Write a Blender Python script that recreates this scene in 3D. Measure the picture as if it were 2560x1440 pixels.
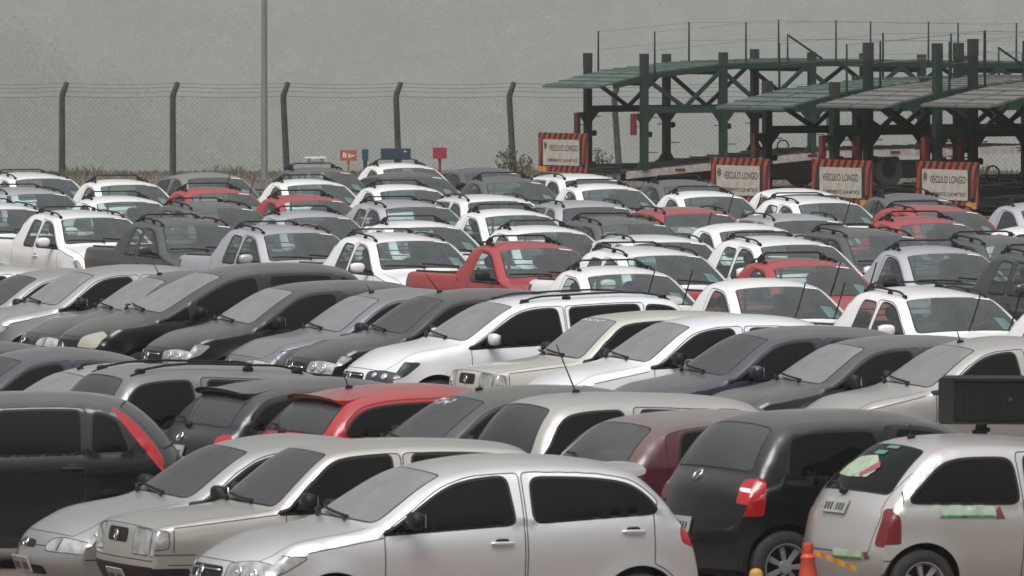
import bpy, bmesh, math, random
import numpy as np
from mathutils import Vector, Matrix
from mathutils.geometry import delaunay_2d_cdt
random.seed(7)
R = math.radians
for o in list(bpy.data.objects): bpy.data.objects.remove(o)
SC = bpy.context.scene
COL = SC.collection

# ------------------------------------------------------------------ camera
F = 24000.0            # focal length in photo pixels (2560 wide)
CH = 5.1               # camera height
HZ = -58.0             # image row of the horizon
PITCH = math.atan((720 - HZ) / F)
cd = bpy.data.cameras.new('camera'); cam = bpy.data.objects.new('camera', cd); COL.objects.link(cam)
cam.location = (0, 0, CH); cam.rotation_euler = (math.pi/2 - PITCH, 0, 0)
cd.sensor_width = 36; cd.lens = F/2560*36; cd.clip_start = 1; cd.clip_end = 12000
cd.dof.use_dof = True; cd.dof.focus_distance = 150; cd.dof.aperture_fstop = 17
SC.camera = cam
def ray(px, py):
    a = (px - 1280)/F; b = -(py - 720)/F; c, s = math.cos(PITCH), math.sin(PITCH)
    return Vector((a, c + b*s, -s + b*c))
def at(px, py, z=0.0):
    d = ray(px, py); t = (z - CH)/d.z
    return Vector((0, 0, CH)) + d*t
def at_y(px, py, Y):
    d = ray(px, py); t = Y/d.y
    return Vector((0, 0, CH)) + d*t

# ------------------------------------------------------------------ light
SUN_EL, SUN_AZ = R(58), R(200)
w = bpy.data.worlds.new('World'); SC.world = w; w.use_nodes = True
nt = w.node_tree; nt.nodes.clear()
sky = nt.nodes.new('ShaderNodeTexSky'); sky.sky_type = 'NISHITA'; sky.sun_disc = False
sky.sun_elevation = SUN_EL; sky.sun_rotation = SUN_AZ; sky.air_density = 1.0; sky.dust_density = 6.0; sky.ozone_density = 1.0
hs = nt.nodes.new('ShaderNodeHueSaturation'); hs.inputs['Saturation'].default_value = 0.17
bg = nt.nodes.new('ShaderNodeBackground'); bg.inputs['Strength'].default_value = 0.15
wo = nt.nodes.new('ShaderNodeOutputWorld')
tc = nt.nodes.new('ShaderNodeTexCoord'); sx = nt.nodes.new('ShaderNodeSeparateXYZ'); mr = nt.nodes.new('ShaderNodeMapRange'); ml = nt.nodes.new('ShaderNodeVectorMath'); ml.operation = 'SCALE'
nt.links.new(tc.outputs['Generated'], sx.inputs[0]); pw = nt.nodes.new('ShaderNodeMath'); pw.operation = 'POWER'; pw.inputs[1].default_value = 2.0; pw.use_clamp = True; nt.links.new(sx.outputs[2], pw.inputs[0]); nt.links.new(pw.outputs[0], mr.inputs[0])     # an overcast sky is about three times brighter overhead than at the horizon
mr.inputs[1].default_value = 0; mr.inputs[2].default_value = 1; mr.inputs[3].default_value = .22; mr.inputs[4].default_value = 1.95
nt.links.new(sky.outputs[0], hs.inputs['Color']); nt.links.new(hs.outputs[0], ml.inputs[0]); nt.links.new(mr.outputs[0], ml.inputs[3]); nt.links.new(ml.outputs[0], bg.inputs[0]); nt.links.new(bg.outputs[0], wo.inputs[0])
sl = bpy.data.lights.new('sun', 'SUN'); sl.energy = 0.9; sl.angle = R(35); sl.color = (1, .98, .95)
so = bpy.data.objects.new('sun', sl); COL.objects.link(so)
so.rotation_euler = (math.pi/2 - SUN_EL, 0, -SUN_AZ + math.pi)
SC.view_settings.view_transform = 'Standard'; SC.view_settings.look = 'None'
SC.view_settings.exposure = -0.08; SC.view_settings.gamma = 1.0
SC.render.engine = 'CYCLES'
SC.cycles.volume_bounces = 1; SC.cycles.transparent_max_bounces = 12; SC.cycles.max_bounces = 8

# ------------------------------------------------------------------ helpers
class MB:
    """collects shapes and links them as ONE mesh object"""
    def __init__(s): s.v = []; s.f = []; s.m = []
    def add(s, v, f, mi=0):
        b = len(s.v); s.v += [tuple(p) for p in v]; s.f += [tuple(i + b for i in q) for q in f]; s.m += [mi]*len(f)
    def box(s, c, d, mi=0, rot=None):
        v = [Vector((x*d[0]/2, y*d[1]/2, z*d[2]/2)) for x in (-1, 1) for y in (-1, 1) for z in (-1, 1)]
        if rot is not None: v = [rot @ p for p in v]
        v = [p + Vector(c) for p in v]
        s.add(v, [(0,1,3,2),(4,6,7,5),(0,4,5,1),(2,3,7,6),(0,2,6,4),(1,5,7,3)], mi)
    def bar(s, a, b, wd, h=None, mi=0, up=(0, 0, 1)):
        a = Vector(a); b = Vector(b); h = h or wd; d = b - a; L = d.length
        if L < 1e-6: return
        d = d/L; u = Vector(up)
        if abs(d.dot(u)) > .97: u = Vector((0, 1, 0))
        x = d.cross(u).normalized(); z = x.cross(d)
        v = [p + x*i*wd/2 + z*j*h/2 for p in (a, b) for i, j in ((-1,-1),(1,-1),(1,1),(-1,1))]
        s.add(v, [(0,3,2,1),(4,5,6,7),(0,1,5,4),(1,2,6,5),(2,3,7,6),(3,0,4,7)], mi)
    def tube(s, pts, r, n=8, mi=0, cap=True):
        pts = [Vector(p) for p in pts]; rr = r if isinstance(r, (list, tuple)) else [r]*len(pts); vs = []; px = None
        for i, p in enumerate(pts):
            d = (pts[min(i+1, len(pts)-1)] - pts[max(i-1, 0)]).normalized()
            u = Vector((0,0,1)) if abs(d.z) < .9 else Vector((0,1,0))
            x = d.cross(u).normalized() if px is None else (px - d*px.dot(d)).normalized(); px = x; y = d.cross(x)
            vs += [p + (x*math.cos(a) + y*math.sin(a))*rr[i] for a in [2*math.pi*k/n for k in range(n)]]
        fs = [(i*n+k, i*n+(k+1)%n, (i+1)*n+(k+1)%n, (i+1)*n+k) for i in range(len(pts)-1) for k in range(n)]
        if cap: fs += [tuple(range(n))[::-1], tuple((len(pts)-1)*n + k for k in range(n))]
        s.add(vs, fs, mi)
    def lathe(s, prof, n=24, mi=0, M=None):
        M = M or Matrix(); vs = []
        for (r, h) in prof:
            vs += [M @ Vector((r*math.cos(2*math.pi*k/n), r*math.sin(2*math.pi*k/n), h)) for k in range(n)]
        fs = [(i*n+k, i*n+(k+1)%n, (i+1)*n+(k+1)%n, (i+1)*n+k) for i in range(len(prof)-1) for k in range(n)]
        s.add(vs, fs, mi)
    def blob(s, c, d, e=.6, mi=0, rot=None, nu=14, nv=8):
        """superellipsoid: a rounded block"""
        sg = lambda v, p: math.copysign(abs(v)**p, v); vs = []
        for j in range(nv+1):
            ph = -math.pi/2 + math.pi*j/nv
            for i in range(nu):
                th = 2*math.pi*i/nu
                p = Vector((d[0]/2*sg(math.cos(ph), e)*sg(math.cos(th), e), d[1]/2*sg(math.cos(ph), e)*sg(math.sin(th), e), d[2]/2*sg(math.sin(ph), e)))
                if rot is not None: p = rot @ p
                vs.append(p + Vector(c))
        fs = [(j*nu+i, j*nu+(i+1)%nu, (j+1)*nu+(i+1)%nu, (j+1)*nu+i) for j in range(nv) for i in range(nu)]
        s.add(vs, fs, mi)
    def build(s, name, mats, parent=None, smooth=False, merge=0):
        me = bpy.data.meshes.new(name); me.from_pydata(s.v, [], s.f)
        mats = mats if isinstance(mats, (list, tuple)) else [mats]
        for m in mats: me.materials.append(m)
        me.polygons.foreach_set('material_index', s.m)
        if merge or True:
            bm = bmesh.new(); bm.from_mesh(me)
            if merge: bmesh.ops.remove_doubles(bm, verts=bm.verts, dist=merge)
            else: bmesh.ops.recalc_face_normals(bm, faces=bm.faces)
            bm.to_mesh(me); bm.free()
        if smooth:
            me.polygons.foreach_set('use_smooth', [True]*len(me.polygons))
            if smooth is not True: me.set_sharp_from_angle(angle=R(smooth))
        me.update()
        o = bpy.data.objects.new(name, me); COL.objects.link(o)
        if parent: o.parent = parent
        return o
def empty(name, loc=(0,0,0), rz=0):
    o = bpy.data.objects.new(name, None); COL.objects.link(o); o.location = loc; o.rotation_euler = (0, 0, rz); o.empty_display_size = .3
    return o
def tag(o, label=None, cat=None, group=None, kind=None):
    if label: o['label'] = label
    if cat: o['category'] = cat
    if group: o['group'] = group
    if kind: o['kind'] = kind
    return o
CH_OF = {}
def kids(o): return [c for c in bpy.data.objects if c.parent == o]
def tree_of(root):
    k = kids(root); return [(c, [g for g in kids(c)]) for c in k]
def copy_tree(root, swap, tree):
    """a copy of a thing with copies of its parts and sub-parts; swap maps materials"""
    def cp(o, par):
        c = o.copy(); COL.objects.link(c); c.parent = par
        if swap:
            for s in c.material_slots:
                m = s.material
                if m and m.name in swap:
                    s.link = 'OBJECT'; s.material = swap[m.name]
        return c
    r = cp(root, None)
    for c, gs in tree:
        cc = cp(c, r)
        for g in gs: cp(g, cc)
    return r

# ------------------------------------------------------------------ materials
def newmat(name):
    m = bpy.data.materials.new(name); m.use_nodes = True; nt = m.node_tree; nt.nodes.clear()
    out = nt.nodes.new('ShaderNodeOutputMaterial'); return m, nt, out
def N(nt, typ, **kw):
    n = nt.nodes.new(typ)
    for k, v in kw.items():
        if k in n.inputs: n.inputs[k].default_value = v
        else: setattr(n, k, v)
    return n
def noise(nt, scale, detail=3, co='Object', rough=.5):
    tc = N(nt, 'ShaderNodeTexCoord'); n = N(nt, 'ShaderNodeTexNoise'); n.inputs['Scale'].default_value = scale
    n.inputs['Detail'].default_value = detail; n.inputs['Roughness'].default_value = rough
    nt.links.new(tc.outputs[co], n.inputs['Vector']); return n
def ramp(nt, src, lo, hi, a=0., b=1.):
    r = N(nt, 'ShaderNodeMapRange'); r.inputs['From Min'].default_value = lo; r.inputs['From Max'].default_value = hi
    r.inputs['To Min'].default_value = a; r.inputs['To Max'].default_value = b; nt.links.new(src, r.inputs['Value']); return r.outputs[0]
def mth(nt, op, a, b=None):
    n = N(nt, 'ShaderNodeMath'); n.operation = op
    for i, v in enumerate((a, b)):
        if v is None: continue
        if isinstance(v, (int, float)): n.inputs[i].default_value = v
        else: nt.links.new(v, n.inputs[i])
    return n.outputs[0]
def upmask(nt, lo=.15, hi=.95):
    g = N(nt, 'ShaderNodeNewGeometry'); sp = N(nt, 'ShaderNodeSeparateXYZ'); nt.links.new(g.outputs['Normal'], sp.inputs[0])
    return ramp(nt, sp.outputs['Z'], lo, hi)
DUST = (.32, .315, .30, 1)
def simple(name, col, rough=.5, metal=0, spec=.5, bump=0, bscale=40, var=0, coat=0):
    m, nt, out = newmat(name); p = N(nt, 'ShaderNodeBsdfPrincipled')
    p.inputs['Base Color'].default_value = (*col, 1); p.inputs['Roughness'].default_value = rough; p.inputs['Metallic'].default_value = metal
    p.inputs['Specular IOR Level'].default_value = spec; p.inputs['Coat Weight'].default_value = coat
    if var:
        n = noise(nt, bscale*.2, 5); mx = N(nt, 'ShaderNodeMix'); mx.data_type = 'RGBA'
        mx.inputs[6].default_value = (*[c*(1-var) for c in col], 1); mx.inputs[7].default_value = (*[min(1, c*(1+var)) for c in col], 1)
        nt.links.new(ramp(nt, n.outputs[0], .3, .7), mx.inputs[0]); nt.links.new(mx.outputs[2], p.inputs['Base Color'])
    if bump:
        n = noise(nt, bscale, 4); b = N(nt, 'ShaderNodeBump'); b.inputs['Strength'].default_value = bump; b.inputs['Distance'].default_value = .01
        nt.links.new(n.outputs[0], b.inputs['Height']); nt.links.new(b.outputs[0], p.inputs['Normal'])
    nt.links.new(p.outputs[0], out.inputs[0]); return m
PAINTS = {}
def paint(name, col, dust=.3, metal=.0, rough=.35):
    if name in PAINTS: return PAINTS[name]
    m, nt, out = newmat('paint_' + name); p = N(nt, 'ShaderNodeBsdfPrincipled')
    p.inputs['Base Color'].default_value = (*col, 1); p.inputs['Roughness'].default_value = rough; p.inputs['Metallic'].default_value = metal
    p.inputs['Specular IOR Level'].default_value = .2 if not metal else .4; p.inputs['Coat Weight'].default_value = .9; p.inputs['Coat Roughness'].default_value = .09
    d = N(nt, 'ShaderNodeBsdfPrincipled'); d.inputs['Base Color'].default_value = DUST; d.inputs['Roughness'].default_value = .85; d.inputs['Specular IOR Level'].default_value = .2
    n1 = noise(nt, 2.2, 6, rough=.6); n2 = noise(nt, 45, 3)
    f = mth(nt, 'MULTIPLY', upmask(nt, .38, .98), ramp(nt, n1.outputs[0], .25, .7, .65, 1.1))
    f = mth(nt, 'MULTIPLY', f, ramp(nt, n2.outputs[0], .3, .7, .85, 1.05))
    f = mth(nt, 'ADD', mth(nt, 'MULTIPLY', f, dust), dust*.015)
    # splashed dirt low on the sides
    tc = N(nt, 'ShaderNodeTexCoord'); sp = N(nt, 'ShaderNodeSeparateXYZ'); nt.links.new(tc.outputs['Object'], sp.inputs[0])
    low = mth(nt, 'MULTIPLY', ramp(nt, sp.outputs['Z'], .2, .65, .40, 0), ramp(nt, n1.outputs[0], .3, .75, .2, 1.0))
    f = mth(nt, 'MINIMUM', mth(nt, 'ADD', f, mth(nt, 'MULTIPLY', low, .35)), 1.0)
    mx = N(nt, 'ShaderNodeMixShader'); nt.links.new(f, mx.inputs[0]); nt.links.new(p.outputs[0], mx.inputs[1]); nt.links.new(d.outputs[0], mx.inputs[2])
    nt.links.new(mx.outputs[0], out.inputs[0]); PAINTS[name] = m; return m
def tinted(name, col=(.012, .014, .016), dust=.15, rough=.06, ior=1.5, see=None):
    m, nt, out = newmat(name); p = N(nt, 'ShaderNodeBsdfPrincipled')
    p.inputs['Base Color'].default_value = (*col, 1); p.inputs['Roughness'].default_value = rough; p.inputs['IOR'].default_value = ior
    if see:      # glass one can look through: a tinted pane with its own sheen
        p = N(nt, 'ShaderNodeBsdfGlossy'); p.inputs['Roughness'].default_value = .03; t = N(nt, 'ShaderNodeBsdfTransparent'); t.inputs[0].default_value = (*see, 1)
        fr = N(nt, 'ShaderNodeFresnel'); fr.inputs[0].default_value = ior; a = N(nt, 'ShaderNodeMixShader'); nt.links.new(fr.outputs[0], a.inputs[0]); nt.links.new(t.outputs[0], a.inputs[1]); nt.links.new(p.outputs[0], a.inputs[2]); p = a
    d = N(nt, 'ShaderNodeBsdfDiffuse'); d.inputs[0].default_value = (.44, .455, .47, 1)
    n1 = noise(nt, 3.0, 6, rough=.65)
    f = mth(nt, 'MULTIPLY', ramp(nt, n1.outputs[0], .25, .75, .8, 1.2), mth(nt, 'ADD', mth(nt, 'MULTIPLY', upmask(nt, 0, .8), dust), dust*.12))
    mx = N(nt, 'ShaderNodeMixShader'); nt.links.new(f, mx.inputs[0]); nt.links.new(p.outputs[0], mx.inputs[1]); nt.links.new(d.outputs[0], mx.inputs[2])
    nt.links.new(mx.outputs[0], out.inputs[0]); return m
def clear_glass(name, tint=(.62, .74, .72), dust=.10, ior=1.55):
    m, nt, out = newmat(name); t = N(nt, 'ShaderNodeBsdfTransparent'); t.inputs[0].default_value = (*tint, 1)
    g = N(nt, 'ShaderNodeBsdfGlossy'); g.inputs['Roughness'].default_value = .04; g.inputs['Color'].default_value = (.9, .97, .96, 1)
    fr = N(nt, 'ShaderNodeFresnel'); fr.inputs[0].default_value = ior
    a = N(nt, 'ShaderNodeMixShader'); nt.links.new(mth(nt, 'MINIMUM', mth(nt, 'MULTIPLY', fr.outputs[0], 1.7), 1.0), a.inputs[0]); nt.links.new(t.outputs[0], a.inputs[1]); nt.links.new(g.outputs[0], a.inputs[2])
    d = N(nt, 'ShaderNodeBsdfDiffuse'); d.inputs[0].default_value = (.42, .44, .43, 1)
    n1 = noise(nt, 4.0, 5, rough=.6)
    f = mth(nt, 'MULTIPLY', ramp(nt, n1.outputs[0], .25, .75, .4, 1.5), mth(nt, 'ADD', mth(nt, 'MULTIPLY', upmask(nt, 0, .8), dust), dust*.3))
    mx = N(nt, 'ShaderNodeMixShader'); nt.links.new(f, mx.inputs[0]); nt.links.new(a.outputs[0], mx.inputs[1]); nt.links.new(d.outputs[0], mx.inputs[2])
    nt.links.new(mx.outputs[0], out.inputs[0]); return m
M = {}
M['seam'] = simple('seam_black', (.008, .008, .009), .7)
M['rubber'] = simple('rubber_seal', (.018, .018, .02), .6)
M['plastic'] = simple('black_plastic', (.014, .014, .015), .5, 0, .3, bump=.1, bscale=200)
M['tyre'] = simple('tyre_rubber', (.025, .024, .023), .85, bump=.3, bscale=90, var=.3)
M['rim'] = simple('alloy', (.55, .55, .56), .3, .8)
M['cap'] = simple('hub_cap', (.38, .38, .39), .4, .5, var=.2)
M['chrome'] = simple('chrome', (.8, .8, .8), .15, 1)
M['lens'] = simple('lamp_lens', (.42, .43, .42), .12, .3, coat=1, var=.4, bscale=60)
M['lens_old'] = simple('lamp_lens_clouded', (.45, .43, .34), .25, .2, coat=.6)
M['lens_dark'] = simple('lamp_lens_dark', (.06, .065, .07), .12, .3, coat=1)
M['reflector'] = simple('lamp_reflector', (.8, .8, .78), .2, .9)
M['red_lens'] = simple('red_lens', (.42, .01, .015), .15, coat=1)
M['dark_red_lens'] = simple('dark_red_lens', (.16, .012, .012), .18, coat=1)
M['white_lens'] = simple('white_lens', (.8, .78, .76), .15, coat=1)
M['orange_lens'] = simple('orange_lens', (.7, .22, .02), .2, coat=1)
M['plate'] = simple('plate_grey', (.42, .42, .40), .5, .2, var=.15)
M['plate_ink'] = simple('plate_ink', (.05, .05, .05), .6)
M['interior'] = simple('interior_trim', (.035, .037, .04), .8)
M['seat'] = simple('seat_fabric', (.06, .065, .07), .9, bump=.3, bscale=150)
M['paper'] = simple('white_paper', (.75, .77, .76), .7)
M['paper_green'] = simple('pale_green_sheet', (.38, .52, .48), .5)
M['tint'] = tinted('tinted_glass', (.001, .0015, .002), dust=.008, ior=1.33)
M['tint_w'] = tinted('dusty_tinted_windscreen', (.012, .013, .014), dust=.13, ior=1.8, see=(.42, .46, .46))
M['tint_w2'] = tinted('dusty_pale_windscreen', (.02, .024, .027), dust=.37, ior=1.95, see=(.60, .68, .69))
M['tint_w3'] = tinted('dusty_dark_windscreen', (.010, .011, .012), dust=.11, ior=1.75, see=(.40, .43, .43))
M['clear'] = clear_glass('clear_side_glass', (.80, .90, .88), .06)
M['clear_w'] = clear_glass('clear_windscreen', (.68, .80, .79), .055, 1.6)
M['tub'] = simple('bed_liner', (.03, .03, .032), .7, bump=.3, bscale=60)
WHITE = paint('white', (.84, .84, .835), .08)
# ------------------------------------------------------------------ car shells
def pip(P, poly):
    """points (n,2) inside polygon"""
    x, y = P[:, 0], P[:, 1]; ins = np.zeros(len(P), bool); n = len(poly)
    q = np.array(poly); 
    for i in range(n):
        x1, y1 = q[i]; x2, y2 = q[(i+1) % n]
        if y1 == y2: continue
        c = ((y1 > y) != (y2 > y)) & (x < (x2-x1)*(y-y1)/(y2-y1) + x1)
        ins ^= c
    return ins
def resample(poly, h, closed=True):
    p = np.array(poly, float)
    if closed: p = np.vstack([p, p[:1]])
    d = np.hypot(*(p[1:]-p[:-1]).T); keep = np.r_[True, d > 1e-6]; p = p[keep]; d = np.hypot(*(p[1:]-p[:-1]).T)
    s = np.r_[0, np.cumsum(d)]; n = max(4, int(round(s[-1]/h))); u = np.linspace(0, s[-1], n+1)
    q = np.c_[np.interp(u, s, p[:, 0]), np.interp(u, s, p[:, 1])]
    return q[:-1] if closed else q
def rounded(poly, h=.025, it=4):
    q = resample(poly, h)
    for _ in range(it): q = .25*np.roll(q, 1, 0) + .5*q + .25*np.roll(q, -1, 0)
    return q
def area(q): return .5*np.sum(q[:, 0]*np.roll(q[:, 1], -1) - np.roll(q[:, 0], -1)*q[:, 1])
def grow(poly, d):
    q = np.array(poly, float); t = np.roll(q, -1, 0) - np.roll(q, 1, 0); t /= np.maximum(1e-9, np.hypot(*t.T))[:, None]
    n = np.c_[t[:, 1], -t[:, 0]]; 
    if area(q) < 0: n = -n
    return q + n*d
def strip_poly(line, wd):
    q = np.array(line, float); t = np.gradient(q, axis=0); t /= np.maximum(1e-9, np.hypot(*t.T))[:, None]; n = np.c_[-t[:, 1], t[:, 0]]
    return np.vstack([q + n*wd/2, (q - n*wd/2)[::-1]])
def cdt(domain, regions, h):
    """constrained triangulation of a domain with region outlines; returns verts, tris, tag of each tri"""
    V = []; Eg = []
    for poly in [domain] + [p for _, p in regions]:
        b = len(V); n = len(poly); V += [Vector((float(a), float(c))) for a, c in poly]; Eg += [(b+i, b+(i+1) % n) for i in range(n)]
    q = np.array(domain); x0, y0 = q.min(0); x1, y1 = q.max(0)
    gx, gy = np.meshgrid(np.arange(x0+h*.5, x1, h), np.arange(y0+h*.5, y1, h)); gx = gx + (np.arange(gx.shape[0]) % 2)[:, None]*h*.5
    G = np.c_[gx.ravel(), gy.ravel()]; G = G[pip(G, domain)]
    A = np.array([[v.x, v.y] for v in V]); keep = np.ones(len(G), bool)
    for i in range(0, len(A), 400):
        dd = ((G[:, None, :] - A[None, i:i+400, :])**2).sum(2).min(1); keep &= dd > (h*.45)**2
    V += [Vector((float(a), float(b))) for a, b in G[keep]]
    ov, oe, of, *_ = delaunay_2d_cdt(V, Eg, [], 0, 1e-5)
    P = np.array([[v.x, v.y] for v in ov]); T = np.array([f for f in of if len(f) == 3]); C = P[T].mean(1)
    ins = pip(C, domain); T = T[ins]; C = C[ins]
    tg = np.full(len(T), -1)
    for i, (nm, poly) in enumerate(regions):
        m = (tg < 0) & pip(C, poly); tg[m] = i
    return P, T, tg

class Shell:
    def __init__(s, sp):
        s.sp = sp; s.L = sp['L']; s.W2 = sp['W']/2
        st = sp['st']; s.n = len(st)
        Ck = np.array([(a[0], a[1]) for a in st]); Ek = np.array([(a[0]+a[2], a[1]+a[3]) for a in st])
        D = np.hstack([Ck, Ek]); K = []; out = []
        kn = np.r_[0, np.cumsum(np.maximum(1e-3, np.hypot(*(Ck[1:]-Ck[:-1]).T))**.5)]
        Pp = np.vstack([2*D[0]-D[1], D, 2*D[-1]-D[-2]]); tt = np.r_[kn[0]-(kn[1]-kn[0]), kn, kn[-1]+(kn[-1]-kn[-2])]
        tens = sp.get('tens', .75)
        for i in range(s.n-1):
            p0, p1, p2, p3 = Pp[i:i+4]; t0, t1, t2, t3 = tt[i:i+4]
            m1 = tens*(t2-t1)*((p1-p0)/(t1-t0) - (p2-p0)/(t2-t0) + (p2-p1)/(t2-t1)); m2 = tens*(t2-t1)*((p2-p1)/(t2-t1) - (p3-p1)/(t3-t1) + (p3-p2)/(t3-t2))
            m = max(3, int(np.hypot(*(p2-p1)[:2])/.045))
            for j in range(m):
                u = j/m
                if i in sp.get('lin', ()): out.append(p1 + (p2-p1)*u); K.append(i+u); continue
                out.append((2*u**3-3*u*u+1)*p1 + (u**3-2*u*u+u)*m1 + (-2*u**3+3*u*u)*p2 + (u**3-u*u)*m2); K.append(i+u)
        out.append(D[-1]); K.append(s.n-1.0)
        out = np.array(out); s.K = np.array(K)
        for ka, h_ in ((sp.get('k_cowl', 4), .035), (7, .0 if sp.get('bed') else .022)):      # screens bulge a little
            u = np.clip(s.K-ka, 0, 1); b = h_*4*u*(1-u); a0, a1 = st[ka], st[ka+1]; dx, dz = a1[0]-a0[0], a1[1]-a0[1]; ln = math.hypot(dx, dz)
            out[:, 0] += -b*dz/ln; out[:, 1] += b*abs(dx)/ln; out[:, 2] += -.4*b*dz/ln; out[:, 3] += .4*b*abs(dx)/ln
        s.K = s.K; s.C = out[:, :2]; s.E = out[:, 2:]
        s.S = np.r_[0, np.cumsum(np.hypot(*(s.C[1:]-s.C[:-1]).T))]
        a, b = np.searchsorted(s.K, [2, sp.get('kt', 9)]); ex = np.maximum.accumulate(s.E[a:b+1, 0] + np.arange(b+1-a)*1e-5); s.ex = ex; s.ez = s.E[a:b+1, 1]
        s.ax = sp['axles']; s.wr = sp.get('wr', .29)
        s.EY = s.Y(s.E[:, 0], s.E[:, 1])
    def belt(s, x): b0, b1 = s.sp['belt']; return b0 + (b1-b0)*(x-1.0)/2.5
    def ztop(s, x): return np.interp(x, s.ex, s.ez)
    def Y(s, x, z):
        sp = s.sp; x = np.asarray(x, float); z = np.asarray(z, float); L = s.L
        cf, cr = sp.get('taper', (.15, .10)); lf, lr = sp.get('tlen', (1.0, .9))
        y = s.W2*(1 - cf*np.clip((lf-x)/lf, 0, 1.2)**2.2 - cr*np.clip((x-(L-lr))/lr, 0, 1.2)**2.4)
        b = s.belt(x); u = np.clip(z-b, 0, None); tb, k = sp.get('tumble', (.34, .14))
        y = y - tb*u - k*u*u - .02*np.clip((z-(b-.12))/.12, 0, 1)**2
        y = y - .05*np.clip((.55-z)/.35, 0, 1)**2
        cz = sp.get('crease', .72) + .035*(x-2); dz = z-cz; y = y - .13*(np.sqrt(dz*dz+.0016)-.04)*np.where(z < b, 1, (.25)) - .0*dz
        for xw in s.ax:
            r = np.hypot(x-xw, z-s.wr); y = y + .018*np.exp(-((r-(s.wr+.06))/.05)**2)
        d = s.ztop(x) - z; r = sp.get('fil', .07); q = np.clip(1-d/r, 0, 1); y = y - .75*r*(1-np.sqrt(np.clip(1-q*q, 0, 1)))
        return y
    def surf(s, k, t, off=0.0):
        k = float(k)
        def P(k, t):
            c = [np.interp(k, s.K, s.C[:, i]) for i in (0, 1)]; e = [np.interp(k, s.K, s.E[:, i]) for i in (0, 1)]; ey = np.interp(k, s.K, s.EY)
            a = abs(t); return Vector((s.L/2 - (c[0]+(e[0]-c[0])*a**2.2), t*ey, c[1]+(e[1]-c[1])*a**2.6))
        p = P(k, t)
        if off:
            du = P(min(k+.05, s.n-1), t) - P(max(k-.05, 0), t); dv = P(k, min(t+.03, 1)) - P(k, max(t-.03, -1)); n = dv.cross(du).normalized()
            p = p + n*off
        return p
    def side(s, x, z, sd=1, off=0.0):
        y = float(s.Y(x, z)) + off; return Vector((s.L/2-x, sd*y, z))
    def toff(s, x, g):
        """upper outline lowered by g, measured square to the outline"""
        out = []
        for xx in np.atleast_1d(x):
            m = np.abs(s.ex-xx) < g
            if not m.any(): out.append(float(s.ztop(xx))-g); continue
            out.append(float((s.ez[m] - np.sqrt(g*g-(s.ex[m]-xx)**2)).min()))
        return np.array(out)
    def window(s, xb0, xb1, xt0, xt1, g=.07, lift=.0, it=4):
        """side window outline: bottom xb0..xb1 on the belt, top xt0..xt1 under the roof rail"""
        bx = np.linspace(xb0, xb1, 24); bz = s.belt(bx)+lift
        tx = np.linspace(xt0, xt1, 40); tz = s.toff(tx, g); keep = tz > s.belt(tx)+lift+.015; tx, tz = tx[keep], tz[keep]
        return rounded(np.vstack([np.c_[bx, bz], np.c_[tx, tz][::-1]]), .025, it)

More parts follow.
